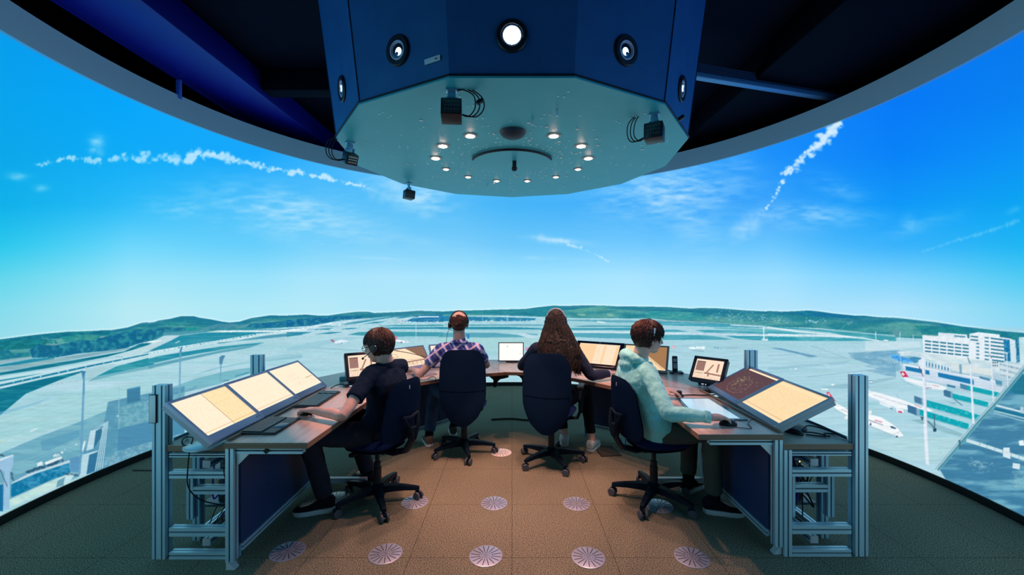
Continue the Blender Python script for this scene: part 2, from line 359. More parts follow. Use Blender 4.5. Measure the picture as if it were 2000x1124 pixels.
    C.poly('R2', (15,110,155), [(350,75),(560,55),(800,85),(1200,125),(1300,150),(1000,150),(700,130),(500,130)], .8, (30,5,(30,140,155),.45,.65,59))
    C.dots('R2', (190,222,235), [(520,180),(640,210),(760,190)], 40, 1., 2.5, .7, 60)
    C.poly('R2', (70,150,160), [(560,265),(740,205),(860,290)], .8)
    C.line('R2', (90,180,170), [(1000,310),(1070,230)], 1.2, .8); C.line('R2', (90,180,170), [(1320,320),(1420,265)], 1.2, .8); C.line('R2', (70,160,190), [(1540,340),(1600,280)], 1.2, .8)
    C.poly('R2', (110,155,170), [(1070,215),(1160,190),(1170,215),(1100,255)], .6)
    C.poly('R3', (95,150,165), [(330,90),(400,80),(420,170),(340,150)], .8)
    C.poly('R3', (28,140,140), [(600,40),(1180,60),(1650,120),(1936,150),(1936,330),(1800,300),(1300,150),(700,150)], .7, (18,5,(15,115,140),.4,.65,61))
    # ---- airfield, left
    G1, A1, A2 = (6,112,138), (168,212,224), (190,224,232)
    gn = (70,3,(34,130,150),.4,.7,62)
    C.poly('T1', G1, [(0,850),(560,750),(1000,680),(1600,575),(1820,470),(1984,460),(2100,480),(1984,600),(1700,650),(1400,640),(1000,720),(560,800),(0,885)], 1, gn)
    C.poly('T1', (185,218,225), [(1400,640),(1700,560),(1984,470),(1984,560),(1700,640)], 1)
    C.poly('T1', A2, [(1810,470),(1984,430),(1984,460),(1820,472)])
    C.poly('T1', A2, [(0,905),(700,800),(1150,715),(1700,625),(1984,575),(1984,640),(1700,715),(1000,850),(560,930),(0,1060)], 1)
    C.poly('T1', (20,135,158), [(0,945),(580,850),(300,910),(0,965)], 1)
    C.poly('T1', (20,120,155), [(0,1003),(820,825),(1150,755),(1984,590),(1984,604),(1150,778),(820,850),(0,1030)], 1)
    C.dots('T1', (200,232,238), [(0,1010),(820,835),(1984,600)], 17, 1.3, -.2, .9, 63)
    C.poly('T1', G1, [(0,1060),(560,930),(1050,830),(1040,850),(760,950),(330,1124),(0,1400)], 1, (70,5,(35,140,155),.45,.7,64))
    C.poly('G', G1, [(-60,790),(52,766),(30,775),(0,786),(-60,806)], 1)
    C.poly('T1', (165,205,215), [(1100,800),(1420,740),(1500,740),(1200,900),(1100,920)], .9)
    C.poly('T1', (35,142,162), [(1240,900),(1500,770),(1984,640),(1984,745),(1400,880)], 1, (60,4,(70,165,175),.45,.7,65))
    C.poly('T1', (110,175,190), [(1130,970),(1240,900),(1984,745),(1984,790),(1500,880)], .9)
    C.dots('T1', (150,120,130), [(650,1005),(1000,955),(1250,915)], 34, .7, -.1, .8, 66)
    C.poly('T3', (90,158,180), [(180,365),(400,368),(800,305),(700,300),(400,318),(200,330)], .7)
    C.poly('T3', (185,215,225), [(0,570),(0,490),(100,440),(280,372),(410,368),(300,430)], 1)
    C.poly('T3', (230,242,240), [(0,445),(150,430),(190,430),(60,465),(0,468)], 1)
    C.poly('T3', (30,140,165), [(0,570),(300,430),(410,370),(750,330),(1984,325),(1984,300),(1500,290),(1700,330),(1400,345),(900,430),(400,520)], 1, (60,3,(60,150,170),.4,.7,67))
    C.poly('T3', (215,236,240), [(760,322),(900,306),(1700,300),(1984,280),(1984,315),(1700,322)], 1)
    C.dots('T3', (245,250,250), [(880,315),(1700,312),(1984,295)], 110, 1., 1., .8, 68)
    C.poly('T3', (30,135,165), [(900,296),(1300,290),(1700,290),(1984,270),(1984,278),(1700,298),(1000,303)], 1)
    C.poly('T3', A2, [(0,580),(400,510),(900,430),(1400,345),(1700,322),(1984,296),(1984,322),(1500,370),(900,460),(440,560),(0,670)], 1)
    C.dots('T3', (40,120,150), [(0,604),(430,522),(900,445),(1400,355)], 30, 1.6, -.1, .9, 69, .35)
    C.dots('T3', (245,252,252), [(20,600),(430,515),(900,450),(1400,370),(1984,300)], 120, 1., 1.1, .8, 70)
    C.poly('T3', (75,150,175), [(900,480),(1500,372),(1984,322),(1984,362),(1500,410),(900,460)], .95)
    C.poly('T3', (180,218,228), [(440,560),(900,475),(1200,445),(1400,440),(1300,465),(900,515),(440,590)], 1)
    C.poly('T3', (35,140,165), [(0,680),(100,640),(440,585),(900,515),(1500,455),(1380,485),(900,560),(440,640),(0,745)], 1, (60,4,(70,160,175),.45,.7,71))
    C.poly('T3', (90,160,180), [(0,755),(440,660),(900,570),(1300,500),(1500,460),(1300,530),(900,600),(440,700),(0,800)], .95)
    C.line('T3', (215,240,240), [(350,465),(405,440)], 1.6, .9)
    # apron shading strips
    C.poly('T3', (110,175,195), [(560,890),(800,800),(1100,740),(1984,620),(1984,660),(1300,720),(900,800)], .45)
    C.poly('T3', (100,172,188), [(240,1060),(600,930),(1000,830),(1400,770),(1500,740),(1500,830),(900,1000),(400,1124)], .7)
    C.poly('T3', (105,165,190), [(440,1100),(620,1020),(630,1040),(560,1080)], .9)
    for p in ([(0,830),(300,770)], [(600,700),(1100,600)], [(900,770),(1500,640)]): C.line('T3', (190,222,228), p, 2.5, .4)
    C.poly('T3', (130,185,200), [(1200,700),(1700,620),(1984,600),(1984,640),(1700,660)], .35)
    # airfield, centre-left
    GN = (55,150,168)
    for p in ([(0,390),(340,392),(200,420),(0,455)], [(190,358),(600,338),(540,360),(250,365)], [(390,325),(500,303),(680,318),(560,328)], [(360,420),(560,390),(730,392),(560,415)],
              [(680,358),(780,340),(950,335),(830,358)], [(690,292),(860,255),(1290,190),(1400,195),(900,280),(760,296)], [(960,292),(1120,262),(1300,248),(1180,275)],
              [(1400,210),(1500,185),(1700,180),(1500,210)]):
        C.poly('T4', (40,138,168), p, .95, (40,2,(85,165,175),.4,.7,72))
    C.poly('T4', (200,225,238), [(0,358),(300,322),(700,250),(1290,188),(1340,190),(720,292),(640,322),(200,385),(0,388)], .45)
    C.dots('T4', (235,246,250), [(0,370),(250,345),(450,300),(600,275)], 130, .9, 1.6, .8, 73)
    C.dots('T4', (235,246,250), [(0,365),(900,360)], 50, .8, .8, .8, 74)
    C.poly('T4', (20,110,165), [(1560,240),(1640,205),(2020,200),(2020,262),(1620,262)], .95, (8,3,(70,150,185),.45,.7,75))
    C.poly('T4', (190,222,235), [(1400,250),(1500,215),(1580,212),(1560,245),(1480,262)], .9)
    C.dots('T4', (225,240,245), [(1400,255),(2020,262)], 46, .9, 1.1, .8, 76); C.dots('T4', (40,90,140), [(1400,250),(2020,255)], 40, .8, 1., .8, 77)
    C.line('T4', (215,236,244), [(1700,190),(2020,190)], 1.2)
    C.poly('T4', GN, [(1160,318),(1400,298),(2020,295),(2020,312),(1400,315)], .95)
    C.poly('T4', (45,145,172), [(1020,355),(1200,330),(2020,325),(2020,350),(1400,355)], .95)
    C.poly('T4', GN, [(790,425),(920,392),(1100,385),(2020,395),(2020,445),(1200,450)], .9)
    C.dots('T4', (240,248,252), [(1380,370),(2020,375)], 30, .8, 1., .7, 78)
    C.poly('T4', (130,190,208), [(0,600),(300,520),(800,455),(1400,455),(2020,452),(2020,470),(900,480),(350,590),(900,630),(360,605),(0,640)], .35)
    C.line('T4', (140,182,200), [(350,592),(930,630)], 2, .6); C.line('T4', (150,190,205), [(420,560),(640,470),(900,470)], 2, .4)
    C.dots('T4', (195,228,210), [(150,670),(400,710)], 16, 1., 5, .5, 79)
    # aircraft on the far apron
    C.poly('T4', (225,238,245), [(600,520),(700,490),(790,500),(780,525),(640,540)]); C.poly('T4', (150,190,215), [(620,550),(720,530),(700,560)], .8)
    C.poly('T4', (165,110,135), [(565,482),(590,485),(625,515),(600,525),(580,515)]); C.dots('T4', (110,150,190), [(620,540),(790,520)], 10, .9, .8, .8, 80)
    C.poly('T4', (235,244,250), [(1400,480),(1440,490),(1580,510),(1560,530),(1460,530),(1400,505)]); C.poly('T4', (215,120,150), [(1398,440),(1415,438),(1430,485),(1400,490)])
    C.dots('T4', (60,80,130), [(1420,530),(1570,515)], 7, 1., .8, .8, 81)
    C.line('T4', (200,225,240), [(1670,255),(1672,570)], 1.)
    # airfield, centre
    C.poly('T5', (25,120,165), [(-240,155),(820,175),(800,200),(700,212),(-240,212)], .9, (10,3,(70,160,185),.45,.7,82))
    C.line('T5', (200,228,240), [(40,150),(500,150)], 1.2, .8); C.line('T5', (200,228,240), [(510,163),(940,178)], 1.4, .8)
    C.dots('T5', (220,238,246), [(40,205),(780,205)], 44, 1., 1.2, .8, 83)
    for x in (235,505,660): C.line('T5', (200,228,240), [(x,140),(x,200)], .9)
    C.poly('T5', (70,152,175), [(-240,248),(900,246),(880,258),(120,260)], .9); C.poly('T5', (40,140,165), [(-240,275),(500,272),(880,288),(840,300),(-240,298)], .95)
    C.poly('T5', (75,158,178), [(-240,335),(350,335),(620,360),(700,385),(240,388),(-240,382)], .85); C.poly('T5', (85,165,180), [(680,340),(840,350),(830,365),(760,358)], .8)
    C.poly('T5', (200,225,238), [(500,330),(700,340),(820,385),(760,392),(620,355)], .6)
    C.poly('T5', (90,165,185), [(900,190),(2160,205),(2160,222),(1700,225),(1150,205)], .9); C.line('T5', (235,246,250), [(1480,215),(1570,225)], 1.8)
    C.poly('T5', (70,155,175), [(1220,265),(1400,255),(2160,262),(2160,275),(1300,272)], .9); C.poly('T5', (45,148,170), [(860,288),(2160,282),(2160,310),(860,302)], .95)
    C.poly('T5', (70,160,180), [(900,340),(1500,340),(2160,350),(2160,400),(1600,398),(1100,375)], .85)
    C.line('T5', (225,240,246), [(860,325),(2160,332)], 2, .8)
    C.poly('T5', (165,212,212), [(-240,390),(1200,395),(1200,470),(-240,560)], .6)
    C.poly('T5', (50,120,190), [(55,350),(100,352),(98,362),(90,362),(92,400),(68,400),(70,362),(55,360)], 1)
    C.poly('T5', (225,140,175), [(700,500),(750,490),(750,520),(700,530)], .8)
    # airfield, right
    for p, c in (([(170,255),(800,272),(1300,300),(1984,335),(1984,345),(1400,335),(800,322),(190,300)], (50,152,178)),
                 ([(870,330),(1400,345),(1700,362),(1984,400),(1984,412),(1400,372),(900,345)], (90,180,190)),
                 ([(-80,355),(420,362),(560,385),(400,392),(-80,390)], (65,158,180)), ([(650,368),(800,362),(1400,375),(1984,405),(1984,425),(1400,410),(760,395)], (55,155,178)),
                 ([(-80,430),(700,430),(900,445),(1150,490),(-80,492)], (60,155,175)), ([(1040,440),(1500,445),(1984,455),(1984,500),(1400,495),(1200,475)], (45,150,172))):
        C.poly('R1', c, p, .92, (40,2,(100,182,195),.45,.7,84))
    C.line('R1', (228,240,248), [(-80,402),(700,410),(1300,428),(1984,440)], 1.8, .8); C.line('R1', (150,150,190), [(560,405),(1300,420)], .8, .5)
    C.dots('R1', (245,250,252), [(-80,400),(1984,448)], 40, .8, 1.3, .8, 85); C.line('R1', (228,240,248), [(1100,300),(1500,320),(1984,385)], 2.2, .8)
    C.line('R1', (242,250,252), [(1530,325),(1535,490)], 1.8); C.line('R1', (242,250,252), [(1505,487),(1620,490)], 2.)
    C.poly('R1', (140,188,210), [(190,565),(700,570),(1400,590),(1400,600),(700,582)], .35)
    C.line('R1', (150,185,205), [(300,630),(480,665)], 1.6, .6); C.line('R1', (160,195,215), [(480,715),(1400,700)], 1.2, .5)
    C.dots('R1', (235,246,250), [(560,590),(640,600),(760,590)], 34, 2., 1.6, .8, 86); C.line('R1', (100,120,150), [(600,625),(760,640)], 1., .6)
    C.poly('R1', (240,150,175), [(345,575),(385,565),(390,600),(350,600)]); C.poly('R1', (250,245,250), [(355,582),(372,578),(376,592),(360,594)])
    C.dots('R1', (90,140,160), [(880,590),(980,605)], 12, 1., 1., .7, 87); C.line('R1', (130,160,185), [(1050,598),(1200,600)], 1., .8)
    C.dots('R1', (80,110,150), [(1295,648),(1345,652)], 6, 1., .6, .9, 88)
    C.poly('R1', (95,150,185), [(1620,588),(1760,600),(1984,650),(1984,668),(1850,640)], .8)
    C.dots('R1', (195,230,222), [(1100,880),(1300,900)], 12, 1., 3, .7, 89)
    for p, c in (([(0,335),(300,345),(800,380),(0,352)], (70,165,185)), ([(0,410),(700,415),(1150,425),(1480,465),(0,468)], (38,150,172)), ([(0,355),(700,385),(0,368)], (70,165,185)),
                 ([(0,262),(500,295),(1200,345),(1756,400),(1756,470),(1560,462),(1100,400),(850,350),(0,275)], (45,150,165)),):
        C.poly('R2', c, p, .9, (40,2,(90,180,190),.45,.7,90))
    C.line('R2', (232,243,250), [(0,275),(400,335),(850,380),(1300,425),(1520,465)], 2., .85); C.line('R2', (235,243,250), [(0,372),(700,392),(1200,420)], 2.2, .8)
    C.line('R2', (170,205,220), [(1000,330),(1756,410)], 1.2, .8); C.dots('R2', (245,250,252), [(0,380),(1150,418)], 24, .9, .8, .8, 91)
    C.line('R2', (235,246,250), [(1476,340),(1480,470)], 1.4); C.poly('R2', (235,243,246), [(1575,462),(1600,448),(1650,455),(1650,475)]); C.line('R2', (60,80,110), [(1585,470),(1660,478)], .8)
    C.poly('R2', (100,155,190), [(30,562),(150,570),(640,665),(690,688),(560,692),(430,650)], .85)
    for p in ([(580,530),(1100,710)], [(640,680),(1050,700)], [(540,960),(1350,870)], [(0,670),(420,660)]): C.line('R2', (130,175,200), p, 1.4, .55)
    C.poly('R2', (130,180,200), [(0,830),(700,780),(1150,730),(1050,790),(0,870)], .4); C.dots('R2', (190,228,220), [(750,780),(850,800)], 12, 1., 2, .8, 92)
    C.dots('R2', (240,248,250), [(250,850),(480,845)], 3, 1.4, .5, .8, 93)
    C.poly('R2', (100,158,190), [(1100,630),(1756,600),(1756,960),(1600,940),(1330,870),(1480,850),(1300,810),(1420,795),(1190,720),(1130,690)], .75, (30,4,(150,190,212),.45,.7,94))
    C.dots('R2', (225,238,246), [(1490,700),(1756,820)], 60, 1., 5, .6, 95); C.dots('R2', (40,90,140), [(1490,720),(1756,800)], 40, 1., 4, .6, 96)
    C.poly('R2', (130,175,195), [(700,1110),(1100,1050),(1756,960),(1756,980),(1400,1060),(1200,1124)], .5)
    C.poly('R2', (245,250,252), [(860,1065),(890,1055),(920,1070),(880,1082)]); C.poly('R2', (245,250,252), [(1375,1025),(1410,1012),(1450,1025),(1410,1035)]); C.line('R2', (40,60,90), [(1365,1012),(1440,1018)], .8)
    # ---- terminal
    C.poly('R3', (110,168,198), [(0,360),(400,340),(700,380),(500,520),(400,600),(0,480)], .7, (20,5,(160,200,220),.45,.7,97))
    C.poly('R3', (205,228,238), [(0,230),(660,230),(680,300),(400,330),(0,355)], .7)
    C.poly('R3', (175,205,220), [(430,520),(1936,500),(1936,900),(1600,900),(1200,850),(900,750),(470,640)], 1)
    C.poly('R3', (95,180,240), [(290,390),(400,400),(540,450),(600,480),(560,490),(420,480),(330,440)], 1, (8,4,(60,150,220),.4,.6,98))
    C.poly('R3', (215,232,236), [(390,355),(600,350),(740,385),(800,385),(1480,450),(1640,480),(1640,620),(1200,620),(1000,560),(760,450),(640,430),(560,410),(440,410)], 1, (20,8,(190,215,226),.4,.7,99))
    C.poly('R3', (60,135,180), [(530,435),(600,420),(690,435),(700,470),(600,500)], .9)
    C.poly('R3', (80,140,180), [(740,480),(1040,560),(1040,600),(740,530)], .9)
    for k in range(8): C.poly('R3', (225,238,242), [(755+k*38,470+k*10),(772+k*38,474+k*10),(772+k*38,545+k*9),(755+k*38,540+k*9)])
    C.poly('R3', (195,215,222), [(770,385),(1060,480),(1060,530),(780,420)], .6)
    C.poly('R3', (210,225,228), [(1060,480),(1150,510),(1150,600),(1040,580)]); C.poly('R3', (120,165,185), [(1145,510),(1175,515),(1178,635),(1150,625)])
    C.poly('R3', (215,225,225), [(1180,520),(1540,570),(1540,650),(1180,600)])
    # hotel-like white blocks
    C.poly('R3', (228,238,245), [(695,155),(890,170),(890,125),(1240,150),(1245,190),(1380,230),(1390,460),(1270,445),(760,380),(710,370)])
    C.poly('R3', (228,238,245), [(1270,140),(1380,120),(1640,150),(1640,180),(1780,200),(1790,480),(1700,475),(1450,460),(1380,450),(1270,440)])
    C.poly('R3', (200,220,234), [(890,125),(1090,135),(1090,180),(890,170)], .4); C.poly('R3', (90,150,175), [(1085,155),(1225,170),(1220,188),(1085,178)])
    for r in range(4):
        for c in range(6):
            x = 728+c*91.5; y = 218+r*41.5+c*9.5; C.poly('R3', (35,115,145), [(x,y),(x+76,y+9),(x+76,y+27),(x,y+18)])
    for r in range(2): C.poly('R3', (35,115,145), [(1283,162+r*42),(1375,172+r*42),(1378,188+r*42),(1285,178+r*42)])
    for r in range(5): C.poly('R3', (50,125,155), [(1352,250+r*44),(1388,254+r*44),(1390,272+r*44),(1354,266+r*44)])
    for r in range(7):
        C.poly('R3', (35,115,145), [(1530,186+r*44),(1690,206+r*44),(1692,224+r*44),(1532,204+r*44)]); C.poly('R3', (60,130,160), [(1455,178+r*44),(1508,184+r*44),(1510,202+r*44),(1457,196+r*44)])
    C.poly('R3', (20,115,165), [(1685,205),(1760,215),(1775,480),(1700,470)], 1, (4,4,(70,160,195),.5,.7,100))
    C.poly('R3', (205,225,235), [(1762,200),(1830,220),(1840,500),(1775,480)]); C.poly('R3', (25,110,150), [(1838,200),(1875,180),(1885,480),(1845,500)], 1, (5,5,(80,150,185),.45,.7,101))
    C.poly('R3', (205,230,235), [(1872,180),(2400,190),(2400,560),(1890,510)], 1, (40,40,(185,220,228),.4,.6,102))
    for r in range(9): C.line('R3', (170,208,220), [(1875,200+r*36),(2400,215+r*36)], .8, .7)
    # long facade with rows of windows at the right
    C.poly('R3', (205,222,230), [(1540,480),(1640,490),(2300,560),(2300,700),(1936,640),(1840,700),(1640,660),(1630,560),(1540,560)])
    for r, y in enumerate((500,565,630)):
        for k in range(18):
            x = 1645+k*17; C.poly('R3', (70,125,155), [(x,y+k*4.2),(x+10,y+1+k*4.2),(x+10,y+25+k*4.2),(x,y+24+k*4.2)], .55 if (k+r) % 4 else .9)
    for k in range(3):
        for r in range(2): C.poly('R3', (40,90,110), [(1552+k*26,484+r*36),(1566+k*26,486+r*36),(1566+k*26,502+r*36),(1552+k*26,500+r*36)])
    # pier with blue window bands
    C.poly('R3', (205,222,238), [(460,520),(900,590),(1600,710),(1690,790),(1660,860),(1400,800),(1240,790),(900,740),(620,680),(470,640)])
    for k in range(26): C.line('R3', (182,204,224), [(480+k*34,540+k*6),(482+k*34,650+k*6)], .7, .7)
    C.poly('R3', (25,120,175), [(490,535),(780,590),(785,642),(495,585)]); C.poly('R3', (25,120,175), [(885,612),(1320,700),(1325,765),(890,665)])
    C.line('R3', (235,243,248), [(460,515),(900,590),(1600,720)], 2.4); C.line('R3', (140,175,200), [(900,590),(1600,700)], .9)
    C.poly('R3', (60,130,170), [(1390,655),(1520,690),(1525,720),(1395,685)], .9); C.poly('R3', (80,150,180), [(1580,700),(1670,720),(1665,790),(1600,770)])
    C.poly('R3', (60,125,165), [(995,755),(1100,780),(1100,805),(1000,785)]); C.poly('R3', (70,130,165), [(1155,745),(1240,770),(1240,830),(1160,805)])
    C.poly('R3', (195,212,228), [(1640,760),(1690,790),(1690,850),(1400,790),(1420,740)], .5)
    # passenger boarding tunnels
    T = (10,165,180); tn = (5,5,(90,200,210),.62,.78,103)
    def tunnel(a, b, h, cab=True, t='R3'):
        (ax, ay), (bx, by) = a, b
        C.poly(t, T, [(ax,ay),(bx,by),(bx,by+h),(ax,ay+h)], 1, tn)
        C.line(t, (150,190,200), [(ax,ay+h+5),(bx,by+h+5)], 1.6, .9); C.line(t, (200,225,230), [(ax,ay-3),(bx,by-3)], .8, .8)
    tunnel((1240,770),(1640,860),55); tunnel((1060,865),(1500,975),62); tunnel((750,955),(1640,1200),78)
    C.poly('R3', (60,115,150), [(955,820),(1040,845),(1040,925),(958,895)]); C.poly('R3', (120,165,190), [(1040,845),(1065,850),(1065,930),(1040,925)])
    C.poly('R3', (60,115,150), [(595,900),(690,930),(690,1005),(600,975)]); C.poly('R3', (130,170,195), [(690,930),(750,950),(750,1020),(690,1005)])
    # aircraft A: tail by the pier
    C.poly('R3', (235,243,248), [(455,670),(520,680),(700,720),(900,760),(1000,800),(960,830),(820,820),(640,770),(500,720)])
    C.poly('R3', (205,222,235), [(470,700),(640,762),(820,812),(950,832),(820,826),(600,765)], .9); C.poly('R3', (210,45,90), [(420,600),(480,598),(528,668),(460,670)])
    C.poly('R3', (250,240,245), [(448,612),(462,612),(466,628),(478,630),(480,642),(468,642),(470,655),(458,652),(455,640),(444,636),(444,624),(452,626)])
    C.line('R3', (225,140,170), [(820,765),(900,785)], 1.4, .8); C.poly('R3', (225,236,244), [(680,750),(800,740),(820,770),(760,790)]); C.dots('R3', (130,90,130), [(740,800),(815,800)], 8, .9, .8, .8, 104)
    C.poly('R3', (150,190,205), [(430,700),(640,790),(560,780),(450,720)], .5)
    # aircraft B: long fuselage in the middle
    C.poly('R3', (238,245,250), [(-40,780),(40,830),(200,870),(400,930),(600,1000),(760,1045),(830,1085),(760,1095),(640,1080),(540,1070),(380,1050),(180,960),(0,890)])
    C.poly('R3', (195,215,230), [(0,885),(180,955),(300,1010),(420,1045),(300,1020),(150,965),(0,905)], .9)
    for k in range(46): C.poly('R3', (120,140,165), [(98+k*9,880+k*2.9),(103+k*9,882+k*2.9),(103+k*9,888+k*2.9),(98+k*9,886+k*2.9)])
    C.line('R3', (215,110,140), [(600,1008),(690,1042)], 1.6, .7)
    C.poly('R3', (225,236,245), [(170,960),(300,1010),(330,1040),(310,1050),(180,1000)]); C.poly('R3', (240,246,250), [(375,1050),(470,1070),(465,1110),(385,1095)]); C.poly('R3', (215,60,110), [(400,1080),(450,1088),(448,1108),(404,1100)])
    C.poly('R3', (190,35,80), [(20,750),(45,795),(20,800)]); C.poly('R3', (150,195,210), [(365,860),(420,920),(395,915)], .9); C.poly('R3', (150,190,200), [(60,1065),(310,1045),(230,1065)], .6)
    C.dots('R3', (60,80,120), [(300,1045),(330,1060)], 5, 1.2, .8, .9, 105)
    C.poly('R3', (60,110,150), [(515,1005),(630,1045),(635,1124),(520,1100)])
    # the nearer strip, tile R4
    tunnel((1180,460),(1640,585),72,True,'R4'); tunnel((1100,560),(1640,720),66,True,'R4')
    C.poly('R4', (70,120,155), [(1042,412),(1120,440),(1125,505),(1048,480)]); C.poly('R4', (135,175,200), [(1120,440),(1180,460),(1180,530),(1125,505)])
    C.poly('R4', (60,112,150), [(972,512),(1065,548),(1070,632),(980,595)]); C.poly('R4', (130,170,195), [(1065,548),(1105,560),(1105,640),(1070,632)])
    C.poly('R4', (120,170,180), [(1010,680),(1150,670),(1574,830),(1574,870),(1280,790),(1100,715)], .55); C.poly('R4', (100,160,175), [(1390,480),(1520,490),(1480,505)], .6)
    C.line('R4', (70,110,135), [(1190,690),(1262,765)], 2.2); C.line('R4', (70,110,135), [(1262,610),(1268,775)], 2.2); C.poly('R4', (30,70,100), [(1248,775),(1285,770),(1288,805),(1255,812)])
    C.poly('R4', (60,90,120), [(1110,640),(1150,650),(1130,690)])
    C.line('R4', (80,130,150), [(1480,450),(1570,520)], 1.8)
    # aircraft C: nearest, nose to the right, cut by the aluminium post
    C.poly('R4', (242,247,250), [(90,455),(150,480),(240,520),(330,580),(560,620),(680,650),(780,710),(860,770),(930,855),(880,865),(780,830),(640,770),(560,740),(330,640),(200,570),(120,500)])
    C.poly('R4', (175,205,215), [(120,500),(210,580),(330,640),(560,742),(700,800),(880,868),(930,880),(780,850),(560,765),(320,665),(180,580)], .8)
    C.poly('R4', (225,55,85), [(80,375),(105,372),(185,478),(120,460),(96,430)]); C.poly('R4', (250,245,248), [(95,385),(110,392),(118,425),(104,430)]); C.poly('R4', (235,243,246), [(15,335),(95,335),(100,352),(30,348)])
    C.poly('R4', (170,195,205), [(70,510),(140,515),(150,535),(80,525)], .6); C.line('R4', (90,110,135), [(135,490),(160,505)], 2)
    for k in range(14): C.poly('R4', (110,125,150), [(545+k*11.5,672+k*4.2),(551+k*11.5,675+k*4.2),(551+k*11.5,690+k*4.2),(545+k*11.5,687+k*4.2)])
    for k in range(10): C.poly('R4', (110,125,150), [(248+k*9,562+k*4),(253+k*9,564+k*4),(253+k*9,570+k*4),(248+k*9,568+k*4)])
    C.line('R4', (225,110,140), [(612,680),(690,705)], 2., .8); C.poly('R4', (50,95,120), [(778,748),(800,748),(850,772),(830,780),(790,768)]); C.poly('R4', (240,245,248), [(540,570),(580,575),(570,620),(540,610)])
    C.poly('R4', (235,243,246), [(270,650),(330,620),(330,670),(285,672)]); C.poly('R4', (60,80,110), [(550,735),(568,705),(575,740)]); C.poly('R4', (60,80,100), [(840,855),(862,852),(862,870),(846,872)])
    C.poly('R4', (150,190,205), [(290,720),(330,705),(330,725)], .7); C.dots('R4', (150,190,185), [(1330,1030),(1345,1040)], 6, 2, 1, .6, 106)
    for p in ([(200,440),(760,330)], [(640,560),(330,620)], [(800,960),(1240,800)], [(560,960),(900,800)], [(0,560),(330,480)], [(940,1000),(1400,830)]): C.line('R4', (150,190,198), p, 1.2, .5)
    C.poly('R4', (190,222,222), [(560,900),(1000,860),(1574,880),(1400,1040),(1300,1124),(1000,1124),(560,950)], .4)
    # roof in the right foreground with rails
    C.poly('R5', (62,126,162), [(210,820),(620,335),(800,115),(1100,100),(1100,1200),(400,1124)], 1, (60,10,(110,172,195),.45,.7,107))
    C.poly('R5', (45,125,160), [(620,340),(805,115),(1100,100),(1100,330),(820,270),(690,260)], .8); C.poly('R5', (25,115,140), [(720,235),(800,125),(1100,110),(1100,300),(760,260)], .7)
    for k in range(7): C.line('R5', (45,130,155), [(740+k*30,200-k*10),(745+k*30,262)], .6, .6)
    C.line('R5', (215,235,240), [(618,345),(830,400)], 3.2); C.poly('R5', (25,115,150), [(600,380),(615,360),(1100,480),(1100,520)], 1); C.line('R5', (165,205,215), [(605,385),(1100,510)], 2.6); C.line('R5', (150,195,210), [(600,402),(1100,535)], 2.)
    C.line('R5', (200,228,235), [(405,602),(560,650),(740,710),(1100,830)], 6.5)
    for x, y in ((500,630),(552,648),(610,668),(668,690),(730,712),(786,732)): C.line('R5', (120,165,185), [(x,y-14),(x,y+20)], 1)
    C.poly('R5', (215,232,240), [(672,655),(718,655),(725,740),(670,720)]); C.poly('R5', (215,232,240), [(742,768),(795,775),(792,815),(740,805)]); C.poly('R5', (225,238,244), [(785,605),(820,600),(824,640),(790,640)]); C.poly('R5', (170,205,220), [(795,355),(822,358),(822,405),(795,400)])
    C.dots('R5', (170,205,210), [(440,760),(560,800)], 60, 2., 8, .25, 108); C.dots('R5', (160,200,205), [(740,880),(820,920)], 60, 2., 8, .25, 109)
    for o, c, w in ((0,(110,165,185),9),(-8,(185,215,225),1.4),(8,(60,125,150),2.2),(-18,(150,190,205),2),(18,(100,170,180),2.4),(-30,(190,215,222),1)):
        C.line('R5', c, [(190+o,815),(340+o,640),(480+o,470),(620+o,320),(820+o,80),(900+o,-20)], w, .9)
    C.poly('R5', (60,115,140), [(345,600),(360,600),(362,655),(348,660)])
    # light masts
    for t, p, w in (('R3',[(715,600),(735,1120)],5.),('R3',[(1285,500),(1310,1120)],3.8),('R3',[(1540,450),(1565,970)],3.),('R3',[(1725,370),(1740,790)],1.8),('R4',[(1140,0),(1150,200),(1165,600),(1185,1124)],6.5),('R3',[(425,110),(418,230)],1.2),('R3',[(127,115),(130,230)],1.2),('R3',[(583,150),(586,230)],.9),('R3',[(430,340),(432,520)],1.2)):
        C.line(t, (225,235,245), p, w)
        C.line(t, (185,200,222), [(x+w*2, y) for x, y in p], w*.3, .8)
    C.poly('R5', (225,235,245), [(88,480),(112,480),(130,785),(105,775)]); C.poly('R5', (225,235,245), [(432,200),(448,200),(462,480),(446,480)])
    C.poly('R3', (225,235,245), [(645,465),(700,440),(740,450),(740,560),(690,560),(650,530)], .9); C.line('R3', (100,60,90), [(655,540),(710,665)], 1.6, .8); C.line('R3', (80,110,140), [(1250,430),(1280,510)], 1.6); C.line('R3', (110,130,150), [(1510,390),(1540,440)], 1.4); C.poly('R3', (225,238,244), [(1700,365),(1740,370),(1740,385),(1700,380)])
    # ---- left foreground
    C.poly('T2', (170,214,218), [(0,300),(600,120),(1249,20),(1249,130),(880,190),(860,260),(400,420),(0,600)], .5, (160,10,(150,205,208),.35,.65,110))
    for k in range(9): C.line('T2', (135,192,200), [(0,330+k*38),(860,60+k*42)], 1.2, .35)
    C.poly('T2', (120,180,210), [(0,270),(200,220),(420,150),(300,210),(0,300)], .5)
    C.poly('T2', (100,165,188), [(0,610),(300,480),(600,370),(860,265),(860,360),(740,420),(640,800),(100,1010),(0,1050)], .9, (60,8,(118,178,195),.4,.65,111))
    C.poly('T2', (80,150,185), [(330,510),(640,420),(650,470),(560,520),(400,590),(340,580)], .5)
    C.poly('T2', (205,230,235), [(235,425),(290,402),(312,408),(255,432)], .9); C.poly('T2', (185,218,225), [(60,500),(160,455),(195,465),(60,515)], .6)
